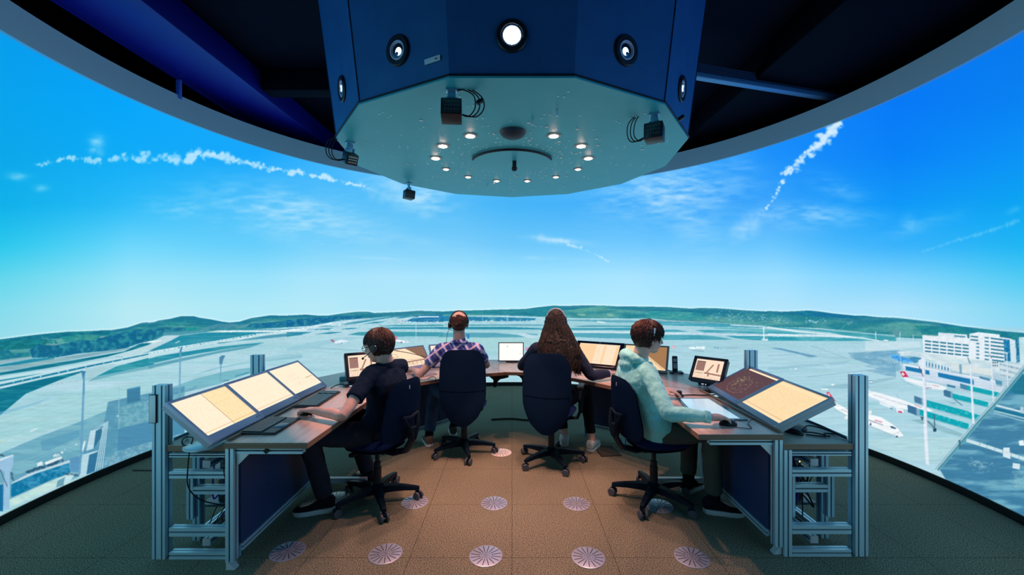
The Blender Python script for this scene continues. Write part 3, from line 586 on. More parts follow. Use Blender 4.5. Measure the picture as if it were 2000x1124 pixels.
    C.dots('T2', (200,225,235), [(520,580),(660,520)], 10, 1., .3, .9, 112); C.line('T2', (150,195,210), [(110,700),(400,590),(640,480)], 1., .7); C.line('T2', (130,180,200), [(110,740),(700,480)], 1.4, .6); C.line('T2', (150,195,210), [(560,540),(640,505)], 1.4, .6)
    C.poly('T2', (90,150,180), [(100,800),(300,720),(570,650),(640,630),(640,660),(100,850)], .6)
    C.dots('T2', (45,90,120), [(215,765),(500,665)], 50, 2.4, 1.4, .8, 113, .8)
    C.poly('T2', (225,236,240), [(300,690),(340,672),(350,700),(305,715)]); C.poly('T2', (225,236,240), [(365,680),(500,630),(505,650),(370,705)]); C.dots('T2', (235,240,242), [(440,635),(510,600)], 10, 2., 1.5, .8, 114)
    C.poly('T2', (190,215,225), [(90,850),(220,780),(560,665),(650,625),(640,660),(570,700),(100,870)])
    C.poly('T2', (10,115,160), [(90,860),(300,770),(565,685),(570,765),(380,845),(90,970)], 1, (14,8,(60,150,190),.45,.7,115))
    for k in range(9): C.line('T2', (90,165,200), [(130+k*52,920-k*19),(160+k*52,850-k*18)], .8, .6)
    C.poly('T2', (90,150,190), [(565,650),(650,630),(640,760),(575,760)])
    C.poly('T2', (195,228,222), [(80,985),(380,850),(560,775),(600,790),(560,860),(460,880),(80,1050),(60,1080)], 1, (20,8,(170,212,212),.4,.7,116))
    C.poly('T2', (100,155,175), [(470,830),(530,800),(520,870),(455,885)], .9); C.poly('T2', (190,225,235), [(530,800),(590,775),(570,840),(515,862)]); C.line('T2', (150,185,200), [(90,975),(400,835),(590,765)], 1.4)
    C.dots('T2', (60,90,115), [(540,775),(640,790)], 14, 2, 1.4, .7, 117)
    # building corner, vents and white rails
    C.poly('T2', (85,150,178), [(878,190),(1035,155),(1500,60),(1500,520),(1190,600),(780,760),(640,800),(650,700),(740,420),(840,380),(860,280)], 1, (20,8,(100,162,188),.4,.65,118))
    C.poly('T2', (120,178,195), [(1000,225),(1200,180),(1500,110),(1500,290),(1100,370),(960,410),(965,250)], .9, (5,4,(95,160,180),.42,.62,119))
    C.poly('T2', (75,140,175), [(960,410),(1500,285),(1500,440),(955,590)], 1); C.poly('T2', (130,180,200), [(860,640),(955,590),(1500,440),(1500,560),(840,730)], .8, (5,4,(95,155,180),.42,.62,120))
    C.poly('T2', (60,125,160), [(1033,85),(1140,62),(1142,180),(1033,205)]); C.poly('T2', (75,150,185), [(1033,85),(1120,65),(1140,62),(1142,72),(1045,95)])
    C.poly('T2', (190,220,232), [(735,425),(830,398),(840,420),(780,420),(760,570),(700,590)], .95); C.poly('T2', (50,115,150), [(780,425),(830,400),(820,480),(760,575)])
    C.poly('T2', (185,218,230), [(670,620),(790,585),(800,595),(725,620),(700,790),(640,800)], .95); C.poly('T2', (50,115,155), [(728,622),(795,595),(770,750),(705,778)])
    for k in range(4): C.line('T2', (215,235,242), [(848+k*10,360-k*5),(775+k*19,752-k*8)], 1.3, .95)
    C.line('T2', (150,195,210), [(968,60),(965,410)], 1.2, .9); C.dots('T2', (240,250,250), [(955,305),(960,306)], 3, 1.2, .2, .9, 121)
    C.line('T2', (235,240,243), [(668,590),(690,510)], 3.2, .9)
    # tall masts with lamp heads
    C.poly('T2', (100,160,195), [(675,0),(690,0),(675,480),(655,770),(640,800),(655,480)], .95)
    C.poly('T1', (60,130,170), [(1040,820),(1110,830),(1095,870),(1095,930),(1065,930),(1060,880)]); C.line('T1', (90,150,185), [(1082,900),(1082,1124)], 3.6)
    C.poly('T3', (70,130,170), [(405,560),(425,515),(445,515),(428,560),(425,595),(405,595)]); C.line('T3', (110,165,195), [(412,590),(400,1124)], 2.8)
    C.poly('T3', (70,125,160), [(915,650),(950,625),(995,628),(965,680),(950,745),(915,740)], .9); C.line('T3', (110,165,195), [(935,740),(928,970)], 2.2)
    C.poly('T3', (25,85,140), [(1345,860),(1420,745),(1465,738),(1455,815),(1400,845)]); C.dots('T3', (225,150,90), [(1400,808),(1415,812)], 6, 1.5, .5, .8, 122); C.line('T3', (60,140,170), [(1120,895),(1300,845)], 1.8); C.line('T3', (215,238,242), [(960,985),(1400,840)], 1.6, .9); C.dots('T3', (80,100,130), [(940,970),(1060,940)], 8, 1, 1, .8, 123)
    # white stand at the far left
    C.poly('T2', (150,192,222), [(0,660),(110,618),(108,700),(90,750),(80,760),(80,1060),(30,1070),(35,760),(0,740)]); C.poly('T2', (200,222,235), [(0,650),(105,618),(112,628),(0,672)])
    C.line('T2', (80,110,140), [(0,740),(60,880)], 2.); C.dots('T2', (60,100,130), [(90,760),(110,830)], 16, 1.6, 1.4, .8, 124); C.poly('T2', (20,110,160), [(-60,880),(25,860),(25,1080),(-60,1080)])
    C.dots('T2', (60,90,110), [(5,620),(20,630)], 8, 1.6, 1, .8, 125); C.line('T2', (215,225,120), [(0,515),(40,505)], 1., .8)
    C.poly('G', (120,170,190), [(-60,880),(0,868),(0,1040),(-60,1060)], .6)
    # fine streaks and mottling over the ground, none in the sky
    yl = np.interp(X, [p[0] for p in skyl], [p[1] for p in skyl]); g = np.clip((YY-yl[None,:]-1)/3, 0, 1)
    st_ = pnoise(H, W, 60, 2.2, 3, 91)-.5; mo = pnoise(H, W, 9, 4, 3, 92)-.5; near = np.clip((YY-yl[None,:]-45)/60, 0, 1)
    C.a *= (1+g*(.14*st_*(.35+.65*near)+mo*(.19*(1-near)*np.clip(1-(YY-yl[None,:]-20)/20, .25, 1)+.035)))[...,None]
    k = -PX0*SS; C.a[:,:k] = C.a[:,k:2*k][:,::-1]; C.a[:,-k:] = C.a[:,-2*k:-k][:,::-1]
    a = C.a.reshape(PH//SS, SS, PW//SS, SS, 3).mean(axis=(1, 3))
    return np.clip(a, 0, 1)
# ---------------------------------------------------------------- materials
M_ALU = mat('brushed_aluminium', (.50,.76,.88), .36, .35, bump=(60,.05,.002))
M_ALU_D = mat('aluminium_groove', (.03,.05,.07), .5, .3)
M_ALU_P = mat('aluminium_plain', (.66,.78,.83), .38, .3)
M_BLK = mat('black_plastic', (.006,.011,.018), .45, 0, .3)
M_BLK2 = mat('black_rubber', (.008,.009,.011), .75)
M_CHAIR = mat('chair_black_plastic', (.001,.008,.020), .5, 0, .13)
M_FAB = mat('navy_chair_fabric', (.001,.010,.060), .9, 0, .15, bump=(900,.25,.002), noise=(500,(.001,.020,.11),.4,.6))
M_FABD = mat('dark_blue_chair_back_fabric', (.001,.014,.042), .95, .0, .10, bump=(900,.25,.002), noise=(420,(.0015,.020,.058),.4,.6))
M_CAST = mat('caster_grey', (.05,.075,.10), .5)
M_GLASSB = mat('lens_glass', (.02,.03,.05), .06, 0, .9)
M_WHITE = mat('white_plastic', (.7,.74,.76), .45)
M_GREYP = mat('grey_plastic', (.60,.60,.78), .45)
M_GREYL = mat('light_grey_plastic', (.42,.48,.54), .42)
M_BLUEP = mat('blue_modesty_panel', (.015,.050,.15), .4, noise=(2.5,(.02,.06,.18),.3,.7))
def wood_top():
    m = bpy.data.materials.new('beech_worktop_laminate'); m.use_nodes = True; nt = m.node_tree; b = nt.nodes['Principled BSDF']
    tc = nt.nodes.new('ShaderNodeTexCoord'); mp = nt.nodes.new('ShaderNodeMapping'); mp.inputs['Scale'].default_value = (14, 2.2, 2)
    n = nt.nodes.new('ShaderNodeTexNoise'); n.inputs['Scale'].default_value = 3; n.inputs['Detail'].default_value = 6
    r = nt.nodes.new('ShaderNodeValToRGB'); r.color_ramp.elements[0].color = (.54,.42,.34,1); r.color_ramp.elements[1].color = (.70,.58,.50,1)
    r.color_ramp.elements[0].position = .3; r.color_ramp.elements[1].position = .7
    nt.links.new(tc.outputs['Object'], mp.inputs['Vector']); nt.links.new(mp.outputs[0], n.inputs['Vector']); nt.links.new(n.outputs['Fac'], r.inputs[0])
    nt.links.new(r.outputs[0], b.inputs['Base Color']); b.inputs['Roughness'].default_value = .28; return m
def ply_edge():
    m = bpy.data.materials.new('layered_plywood_edge'); m.use_nodes = True; nt = m.node_tree; b = nt.nodes['Principled BSDF']
    tc = nt.nodes.new('ShaderNodeTexCoord'); wv = nt.nodes.new('ShaderNodeTexWave'); wv.bands_direction = 'Z'; wv.inputs['Scale'].default_value = 36; wv.inputs['Distortion'].default_value = .4
    r = nt.nodes.new('ShaderNodeValToRGB'); r.color_ramp.elements[0].color = (.10,.055,.03,1); r.color_ramp.elements[1].color = (.36,.24,.16,1)
    nt.links.new(tc.outputs['Object'], wv.inputs['Vector']); nt.links.new(wv.outputs['Fac'], r.inputs[0]); nt.links.new(r.outputs[0], b.inputs['Base Color']); b.inputs['Roughness'].default_value = .5; return m
M_WOOD, M_PLY = wood_top(), ply_edge()
def carpet():
    m = bpy.data.materials.new('speckled_carpet'); m.use_nodes = True; nt = m.node_tree; b = nt.nodes['Principled BSDF']
    tc = nt.nodes.new('ShaderNodeTexCoord'); n = nt.nodes.new('ShaderNodeTexNoise'); n.inputs['Scale'].default_value = 190; n.inputs['Detail'].default_value = 3
    r = nt.nodes.new('ShaderNodeValToRGB'); e = r.color_ramp.elements; e[0].position = .40; e[0].color = (.028,.050,.036,1); e[1].position = .60; e[1].color = (.36,.37,.27,1)
    v = nt.nodes.new('ShaderNodeTexNoise'); v.inputs['Scale'].default_value = 1.3; mx = nt.nodes.new('ShaderNodeMix'); mx.data_type = 'RGBA'; mx.blend_type = 'MULTIPLY'; mx.inputs[0].default_value = .35
    bt = nt.nodes.new('ShaderNodeTexBrick'); bt.offset = 0; bt.inputs['Scale'].default_value = 1; bt.inputs['Brick Width'].default_value = .6; bt.inputs['Row Height'].default_value = .6
    bt.inputs['Mortar Size'].default_value = .0016; bt.inputs['Color1'].default_value = bt.inputs['Color2'].default_value = (1,1,1,1); bt.inputs['Mortar'].default_value = (.25,.25,.25,1)
    m2 = nt.nodes.new('ShaderNodeMix'); m2.data_type = 'RGBA'; m2.blend_type = 'MULTIPLY'; m2.inputs[0].default_value = 1
    for q in (n, v, bt): nt.links.new(tc.outputs['Object'], q.inputs['Vector'])
    nt.links.new(n.outputs['Fac'], r.inputs[0]); nt.links.new(r.outputs[0], mx.inputs[6]); nt.links.new(v.outputs['Fac'], mx.inputs[7]); nt.links.new(mx.outputs[2], m2.inputs[6]); nt.links.new(bt.outputs[0], m2.inputs[7])
    nt.links.new(m2.outputs[2], b.inputs['Base Color']); b.inputs['Roughness'].default_value = .95; b.inputs['Specular IOR Level'].default_value = .1
    bp = nt.nodes.new('ShaderNodeBump'); bp.inputs['Strength'].default_value = .5; bp.inputs['Distance'].default_value = .003; nt.links.new(n.outputs['Fac'], bp.inputs['Height']); nt.links.new(bp.outputs[0], b.inputs['Normal'])
    return m
# ---------------------------------------------------------------- room shell
fl = MB().box((-5,-1.4,-.1), (5,8.2,0)).build('floor', carpet(), smooth=0); tag(fl, kind='structure')
M_DARK = mat('dark_navy_paint', (.0015,.002,.010), .8, 0, .1); M_CEIL = mat('ceiling_dark_paint', (.0015,.002,.014), .8, 0, .1, noise=(3,(.001,.0015,.009),.3,.7))
tag(MB().box((-5,-1.4,3.98), (5,8.2,4.1)).build('ceiling', M_CEIL, smooth=0), kind='structure')
for n_, a, b in (('wall_left',(-5.1,-1.5,0),(-5,8.3,4.1)),('wall_right',(5,-1.5,0),(5.1,8.3,4.1)),('wall_far',(-5.1,8.2,0),(5.1,8.3,4.1)),('wall_near',(-5.1,-1.5,0),(5.1,-1.4,4.1))):
    tag(MB().box(a, b).build(n_, M_DARK, smooth=0), kind='structure')
def ring(r0, r1, z0, z1, a0, a1, n, c=(CX, CY)):
    m = MB(); vs = []
    for i in range(n+1):
        a = a0+(a1-a0)*i/n; s_, c_ = math.sin(a), math.cos(a)
        for r_, z in ((r0,z0),(r1,z0),(r1,z1),(r0,z1)): vs.append((c[0]+r_*s_, c[1]+r_*c_, z))
    fs = [(i*4+j, i*4+(j+1)%4, i*4+4+(j+1)%4, i*4+4+j) for i in range(n) for j in range(4)]+[(0,1,2,3), (n*4+3,n*4+2,n*4+1,n*4)]
    return m.add(vs, fs)
ARC = R(152)
tag(ring(RS-.012, RS+.06, 0, ZB, -ARC, ARC, 200).build('baseboard_screen', mat('black_skirting', (.006,.010,.014), .28)), kind='structure')
tag(ring(RS-.03, RS+.07, ZT, 3.535, -ARC, ARC, 200).build('trim_1', mat('pale_grey_ring_paint', (.58,.78,.84), .6)), kind='structure')
tag(ring(RS+.03, RS+.07, ZB, ZT, -ARC, ARC, 120).build('wall_curved', mat('screen_shell', (.25,.27,.28), .7)), kind='structure')
# the picture surface: a fine curved mesh that carries the panorama as a colour attribute
def build_screen():
    pic = paint_panorama(); Hh, Ww = pic.shape[:2]
    # angles: one column per photograph pixel where the photo sees the screen, coarser further round
    def ang(px):
        k = (px-1000)/FPX; a = 1+k*k; b = -2*CY; c = CY*CY-RS*RS; t = (-b+math.sqrt(b*b-4*a*c))/(2*a)
        return math.atan2(k*t, t-CY)
    th = [ang(x) for x in np.linspace(-30, 2030, 2061)]; e0, e1 = th[0], th[-1]
    th = list(np.linspace(-ARC, e0, 150, endpoint=False))+th+list(np.linspace(e1, ARC, 151)[1:])
    th = np.array(th); zs = np.concatenate([np.linspace(ZB, 1.50, 330, endpoint=False), np.linspace(1.50, ZT, 190)])
    TH, Z = np.meshgrid(th, zs); Xw = CX+RS*np.sin(TH); Yw = CY+RS*np.cos(TH)
    co = np.stack([Xw, Yw, Z], -1).reshape(-1, 3).astype(np.float32)
    f0, f1 = ang(-30), ang(2030)
    te = np.where(TH > f1, 2*f1-TH, np.where(TH < f0, 2*f0-TH, TH)); te = np.clip(te, f0, f1)
    xx, yy = CX+RS*np.sin(te), CY+RS*np.cos(te); yy = np.maximum(yy, .5)
    px = 1000+FPX*xx/yy; py = HOR-FPX*(Z-EYE)/yy
    u = np.clip(px-PX0-.5, 0, Ww-1.01); v = np.clip(py-PY0-.5, 0, Hh-1.01)
    ui, vi = u.astype(int), v.astype(int); fu, fv = (u-ui)[...,None], (v-vi)[...,None]
    c = (pic[vi,ui]*(1-fu)+pic[vi,ui+1]*fu)*(1-fv)+(pic[vi+1,ui]*(1-fu)+pic[vi+1,ui+1]*fu)*fv
    c = np.where(c <= .04045, c/12.92, ((c+.055)/1.055)**2.4)
    n, m = TH.shape; idx = np.arange(n*m).reshape(n, m)
    q = np.stack([idx[:-1,:-1], idx[1:,:-1], idx[1:,1:], idx[:-1,1:]], -1).reshape(-1, 4)
    me = bpy.data.meshes.new('projection_screen'); me.vertices.add(n*m); me.vertices.foreach_set('co', co.ravel())
    me.loops.add(q.size); me.loops.foreach_set('vertex_index', q.ravel().astype(np.int32))
    me.polygons.add(len(q)); me.polygons.foreach_set('loop_start', np.arange(0, q.size, 4, dtype=np.int32)); me.update(calc_edges=True)
    at = me.color_attributes.new('picture', 'FLOAT_COLOR', 'POINT')
    rgba = np.ones((n*m, 4), np.float32); rgba[:,:3] = c.reshape(-1, 3); at.data.foreach_set('color', rgba.ravel())
    me.shade_smooth(); me.materials.append(attr_emission('projected_panorama', SCREEN_GAIN))
    tag(link('projection_screen', me), 'huge curved projection screen showing an airport apron, hills and blue sky', 'screen')
build_screen()
# seams of the screen panels are thin, left to the picture
# ---------------------------------------------------------------- ducts and rail under the ceiling
M_DUCT = mat('duct_blue_light_tint', (.004,.004,.30), .45, noise=(1.2,(.003,.003,.22),.3,.7)); M_DUCT2 = mat('black_blue_duct_paint', (.001,.0012,.007), .8, 0, .1)  # left duct: the leaked blue light is put into its colour
d = MB(); d.box((-3.34,-1.3,3.70), (-2.72,8.1,3.96), bev=.01); d.box((-3.37,-1.3,3.69), (-3.34,8.1,3.73)); d = d.build('ventilation_duct', M_DUCT)
tag(d, 'straight duct in deep blue light running under the dark ceiling at left', 'duct')
b_ = MB().box((-3.37,4.10,3.50), (-3.33,4.13,3.69), bev=.002).build('hanger_bracket', mat('blue_lit_steel', (.10,.18,.75), .4)); tag(b_, 'small pale blue strap hanging from the left duct', 'bracket')  # blue light falling on the strap is part of its colour
d = MB().box((2.45,-1.3,3.70), (4.9,8.1,3.96), bev=.01).build('ventilation_duct', M_DUCT2); tag(d, 'wide black duct along the ceiling at right', 'duct')
d = MB().box((-2.7,2.72,3.72), (-.9,3.02,3.96), bev=.01).build('ceiling_beam', mat('navy_beam_paint', (.003,.02,.09), .6, 0, .2)); tag(d, 'dark navy crossbeam meeting the projector housing at top left', 'beam')
d = MB().box((-2.7,4.42,3.74), (-1.3,4.60,3.96), bev=.01).build('ceiling_beam', M_DUCT2); tag(d, 'black crossbeam behind the left side of the projector housing', 'beam')
M_RAIL = mat('bright_blue_grey_rail', (.16,.32,.50), .35, .3)
rr = MB(); p0, p1 = Vector((1.45,3.86,3.62)), Vector((4.0,4.55,3.62)); F = FR(p0, p1-p0, (0,0,1)); L = (p1-p0).length
rr.box((0,-.035,0), (L,.035,.05), F, .008); rl = rr.build('ceiling_rail', M_RAIL)
tag(rl, 'long pale blue metal rail running from housing to screen at right', 'rail')
r2 = MB()
for k in range(4): r2.box((0,-.03+k*.001,.06+k*.022), (L,.03,.068+k*.022), F)
r2.build('cable_tray', mat('dim_steel', (.05,.07,.13), .5), rl)
# ---------------------------------------------------------------- projector housing, thirteen sided
M_PLATE = mat('teal_grey_plate', (.05,.47,.56), .42, noise=(6,(.045,.44,.54),.3,.7)); M_SIDE = mat('dark_blue_housing_panel', (.022,.12,.32), .5, noise=(8,(.018,.105,.29),.35,.65))
hs = thing('projector_housing', 'large thirteen sided projector housing hanging from the ceiling over the desks', 'projector housing', (HC[0], HC[1], HZ))
N13 = 13; angs = [PI/N13*(2*k+1) for k in range(N13)]      # corner angles measured from the -Y direction
def hv(a, r): return (r*math.sin(a), -r*math.cos(a))
FL = .125                                                    # outward flare per metre of height
TOPH = 1.31
side = MB()
for k in range(N13):
    a0, a1 = angs[k], angs[(k+1) % N13]
    q = [hv(a0,HR), hv(a1,HR)]; t = [hv(a0,HR+FL*TOPH), hv(a1,HR+FL*TOPH)]
    side.add([(*q[0],.012),(*q[1],.012),(*t[1],TOPH),(*t[0],TOPH)], [(0,1,2,3)])
side.build('side_panels', M_SIDE, hs, smooth=0)
sm = MB()
for k in range(N13):
    if k in (0, N13-1): continue
    a = angs[k]; sm.tube([(*hv(a,HR+.001),.01),(*hv(a,HR+.001+FL*TOPH),TOPH)], .004, 6)
sm.build('panel_seams', M_BLK, hs)
MB().prism([hv(a, HR+.004) for a in angs], 0, .012).build('bottom_plate', M_PLATE, hs, smooth=0)
MB().prism([hv(a, HR+.012) for a in angs], .010, .018).build('plate_edge', mat('black_edge_strip', (.01,.012,.02), .5), hs, smooth=0)
sc = MB(); r_ = random.Random(3)
scr_n = 0; M_SCREW = mat('bright_screw', (.75,.85,.85), .25, .4); SCREW = MB().cyl((0,0,-.003), .0055, .004, 10).mesh('fixing_screw', M_SCREW, 0)
def dotat(x, y, r=.0065):
    global scr_n
    if scr_n < 100 and y < .35:                              # the nearest hundred are parts of their own
        o = link('fixing_screw', SCREW, hs); o.location = (x, y, 0); scr_n += 1
    else: sc.cyl((x, y, -.003), r, .004, 8)
for k in range(N13):                                         # rows of bright fixings along the joints of the underside
    a = angs[k]
    for rr_ in (.42,.5,.6,.72,.84,.9,1.02,1.14,1.2):
        for s_ in (-.018,.018):
            if r_.random() < .72: dotat(rr_*math.sin(a)+s_*math.cos(a), -rr_*math.cos(a)+s_*math.sin(a), .0042+.003*r_.random())
    am = a+PI/N13
    for rr_ in (.35,.47,.8,.95,1.1):
        if r_.random() < .8: dotat(rr_*math.sin(am)+r_.uniform(-.03,.03), -rr_*math.cos(am)+r_.uniform(-.03,.03), .005)
    for j in range(3): dotat((.36+.02*j)*math.sin(a+.12*j), -(.36+.02*j)*math.cos(a+.12*j), .004)
tag(sc.build('fixing_screws', M_SCREW, hs, smooth=0), kind='stuff')
wh = MB().lathe([(.007,-.001),(.013,-.001),(.013,-.003),(.007,-.003)], 12).mesh('small_socket', mat('pale_ring', (.65,.75,.75), .4))
for k in range(26):
    a = r_.uniform(0,2*PI); q = r_.uniform(.4,1.2); x, y = q*math.sin(a), -q*math.cos(a)
    o = link('small_socket', wh, hs); o.location = (x, y, 0)
arcm = MB(); arcm.tube([(.335*math.sin(a), -.335*math.cos(a)+.05, -.012) for a in np.linspace(-1.25, 1.25, 40)], .010, 8); arcm.build('curved_cable_duct', M_BLK, hs)
MB().lathe([(0,-.045),(.045,-.042),(.075,-.028),(.088,-.010),(.090,0)], 40, c=(.006,-.60,0)).build('round_loudspeaker', mat('black_speaker_grille', (.02,.03,.05), .6, bump=(500,.4,.002)), hs)
cm = MB(); cm.cyl((.02,.03,-.05), .017, .05, 20); cm.lathe([(0,-.085),(.018,-.08),(.024,-.065),(.022,-.05)], 20, c=(.02,.03,0)); cm.build('dome_camera', M_BLK, hs)
for (x, y) in ((.27,-.93),(.13,-.80),(-.18,.62),(-.25,.80)):
    MB().cyl((x,y,-.035), .008, .035, 12).build('hanging_sensor', M_ALU_P, hs)
M_LAMP = mat('downlight_glow', (1,1,1), .5, emit=(1.,.62,.45), es=60); M_LAMP2 = mat('downlight_dim', (1,1,1), .5, emit=(1.,.62,.45), es=9)
for x, y, br in LAMPS:
    lx, ly = x-HC[0], y-HC[1]
    d = MB().lathe([(q*(1.3 if br else 1), h) for q, h in ((.027,-.001),(.040,-.001),(.040,-.004),(.028,-.007))], 28, c=(lx,ly,0)).build('downlight', mat('lamp_trim', (.35,.32,.32), .4), hs)
    MB().lathe([(q*(1.3 if br else 1), h) for q, h in ((.026,.0),(.024,-.008),(.014,-.013),(0,-.014))], 20, c=(lx,ly,0)).build('bulb', M_LAMP if br else M_LAMP2, d)
# projector windows, one in each side
M_RING = mat('black_lens_ring', (.008,.010,.018), .35); M_PROJ = mat('projector_beam_glass', (.1,.2,.4), .1, emit=(.45,.75,1.), es=2.6); M_STAR = mat('projector_beam_direct', (1,1,1), .3, emit=(.75,.92,1.), es=120)
M_LCOL = mat('lens_violet_reflection', (.05,.03,.2), .08, 0, .9)
for k in range(N13):
    a = 2*PI/N13*k; rad = HR*math.cos(PI/N13); zc = .215 if k not in (0,) else .20
    n3 = Vector((math.sin(a)*1, -math.cos(a), -FL)).normalized(); c3 = Vector((*hv(a, rad+FL*zc+.001), zc))
    F = FR(c3, Vector((math.cos(a), math.sin(a), 0)), n3)
    pr = MB().lathe([(.052,.0),(.056,.012),(.074,.012),(.080,.006),(.081,0)], 40, M=F).build('projector_port', M_RING, hs)
    MB().lathe([(.050,.001),(.050,.009),(.044,.010),(.040,-.004)], 36, M=F).build('lens_barrel', M_GREYP, pr)
    MB().lathe([(0,.010),(.02,.008),(.036,.003),(.040,-.002)], 32, M=F).build('lens_glass', M_GLASSB, pr)
    # the lit patch of the lens as seen from the camera side
    off = {0:(0,0), 1:(-.010,-.010), 12:(.010,-.010), 2:(-.008,0), 11:(.008,0)}.get(k, (0,0)); rr_ = .040 if k == 0 else .021
    m_ = MB()
    if k == 0: m_.lathe([(0,.016),(rr_*.7,.013),(rr_,.008)], 24, M=F); m_.build('lit_lens', M_STAR, pr)
    else:
        m_.lathe([(0,.014),(rr_*.6,.0125),(rr_,.0095)], 20, M=F @ T(off[0], off[1], 0)); m_.build('lit_lens', M_PROJ, pr)
        MB().lathe([(0,.018),(.006,.0165),(.010,.014)], 14, M=F @ T(off[0]*.2, off[1]-.012 if k in (1,12) else 0, 0)).build('lens_reflection', M_LCOL, pr)  # reflection in the lens, modelled as a small violet dome
lb = MB().box((-.352,-1.33,.215), (-.262,-1.325,.245)); lb = lb.build('paper_label', M_WHITE, hs); lb.rotation_euler = (0,0,0); lb.location = (0,-.0,0)
a = 2*PI/N13*12
F = FR(Vector((*hv(a+.17, HR*math.cos(PI/N13)/math.cos(.17)+FL*.11+.004), .11)), Vector((math.cos(a), math.sin(a), 0)), Vector((math.sin(a), -math.cos(a), -FL)))
bpy.data.objects.remove(lb); lb = MB().box((-.05,-.013,0), (.05,.013,.003), F).build('paper_label', M_WHITE, hs, smooth=0)
MB().box((-.045,.002,.003), (.01,.006,.0035), F).build('printed_line', M_GREYP, lb, smooth=0); MB().box((.018,-.004,.003), (.034,.004,.0035), F).build('red_mark', mat('red_print', (.6,.05,.04), .5), lb, smooth=0)
# tracking cameras with infrared lamps on brackets
def smooth_path(pts, n=6):
    P = [Vector(p) for p in pts]; out = []
    for i in range(len(P)-1):
        a, b, c, d = P[max(i-1,0)], P[i], P[i+1], P[min(i+2,len(P)-1)]
        for k in range(n): t = k/n; out.append(.5*((2*b)+(c-a)*t+(2*a-5*b+4*c-d)*t*t+(3*b-a-3*c+d)*t**3))
    return out+[P[-1]]
def track_cam(x, y, rz, tilt, label, s=1., cable=1, ztop=HZ):
    t = thing('tracking_camera', label, 'camera', (x, y, ztop), rz)
    br = MB(); br.box((-.030,-.022,-.010), (.030,.022,0), bev=.002); br.box((-.022,-.005,-.062), (.022,.005,-.008), bev=.002); br.box((-.030,-.015,-.075), (-.022,.015,-.045), bev=.002); br.box((.022,-.015,-.075), (.030,.015,-.045), bev=.002)
    br.build('bracket', mat('bracket_blue_light_tint', (.20,.42,.60), .3, .5), t)  # the blue light on this bracket is painted into its colour
    B = T(0, -.005, -.118) @ RX(tilt)
    MB().box((-.055*s,-.045,-.05*s), (.055*s,.05,.05*s), B, .006).build('camera_body', mat('camera_black', (.014,.017,.022), .38), t)
    f = MB(); f.box((-.046*s,-.0475,-.041*s), (.046*s,-.045,.041*s), B, .001); f = f.build('front_window', mat('dark_filter', (.03,.045,.05), .15), t)
    l = MB()
    for i in range(5):
        for j in range(3): l.box((-.034*s+i*.016*s,-.0482,-.026*s+j*.024*s), (-.026*s+i*.016*s,-.0476,-.020*s+j*.024*s), B)
    l.build('indicator_marks', mat('pale_marks', (.4,.55,.6), .4, emit=(.5,.75,.8), es=.25) if s < .8 else mat('faint_marks', (.10,.13,.15), .5), t, smooth=0)
    if cable:
        c = MB()
        for j in range(3):
            e = .02*j; c.tube(smooth_path([(.05*s,0,-.13),(.09+e,.0,-.14),(.125+e*1.2,.01,-.09),(.12+e,.0,-.03),(.07,-.01,-.004+.01*j),(.03,-.005,-.006)] if cable > 0 else [(-.05*s,0,-.13),(-.09-e,0,-.15),(-.125-e,.01,-.10),(-.11-e,0,-.02),(-.06,-.01,.02),(-.02,-.01,-.006)]), .0035, 6)
        c.build('cable', M_BLK2, t)
        if s > .9: MB().box((.085,-.02,-.135), (.125,.01,-.115), RY(-.5), .004).build('connector', M_BLK, t)
    return t
track_cam(-.325, 2.20, .1, -.25, 'black box camera hanging at the front left edge of the underside')
track_cam(.87, 2.50, -.5, -.1, 'black box camera with looped cables at the right corner of the housing', 1., -1)
track_cam(-1.18, 2.98, .75, .5, 'camera with lit white marks at the left corner of the housing', .78, -1)
track_cam(-1.035, 4.10, 2.2, .1, 'small black camera at the far left rim of the housing', .85, 0)
# ---------------------------------------------------------------- round floor outlets
M_DISC = mat('spun_aluminium_outlet', (.42,.54,.70), .36, .55); M_DISC_LIT = mat('outlet_metal_lit', (.75,.78,.80), .4, .2); M_SLOT = mat('outlet_slot', (.015,.018,.03), .7)  # second one is a lighter copy of the metal, with the light painted in
def outlet(px, py, label, bright=False, r=.098):
    y = FPX*EYE/(py-HOR); x = (px-1000)/FPX*y
    t = thing('floor_outlet', label, 'floor outlet', (x, y, 0), rnd.uniform(0,.3))
    MB().lathe([(r,.0),(r,.003),(r-.005,.0045),(0,.0045)], 48).build('cover_plate', M_DISC_LIT if bright else M_DISC, t)
    s_ = MB()
    for k in range(16): s_.box((.034,-.0022,.0045), (r-.008,.0022,.0052), RZ(k*PI/8))
    s_.lathe([(.026,.0045),(.026,.0053),(.024,.0053),(.024,.0045)], 24, caps=False); s_.lathe([(.014,.0045),(.014,.0053),(.0125,.0053),(.0125,.0045)], 16, caps=False); s_.lathe([(.006,.0045),(.006,.0053),(.0045,.0053),(.0045,.0045)], 12, caps=False)
    s_.build('radial_slots', M_SLOT, t, smooth=0)
    return t
for px, py, n_ in ((562,1078,'leftmost of the front row, shaded by the chair'),(753,1083,'second from the left in the front row'),(949,1087,'in the middle of the front row'),(1149,1090,'second from the right in the front row'),(1351,1090,'rightmost of the front row')):
    outlet(px, py, 'round slotted metal floor outlet, '+n_)
outlet(655, 974, 'bright round floor outlet beside the black shoe and desk at left', True)
outlet(810, 982, 'round floor outlet under the front left chair, by its right caster')
outlet(965, 984, 'round floor outlet in the open, left one between the two front chairs')
outlet(1126, 985, 'round floor outlet in the open, right one between the two front chairs')
outlet(1287, 989, 'round floor outlet in the shade under the front right chair')
outlet(979, 885, 'bright white round floor outlet between the two rear chairs', True)
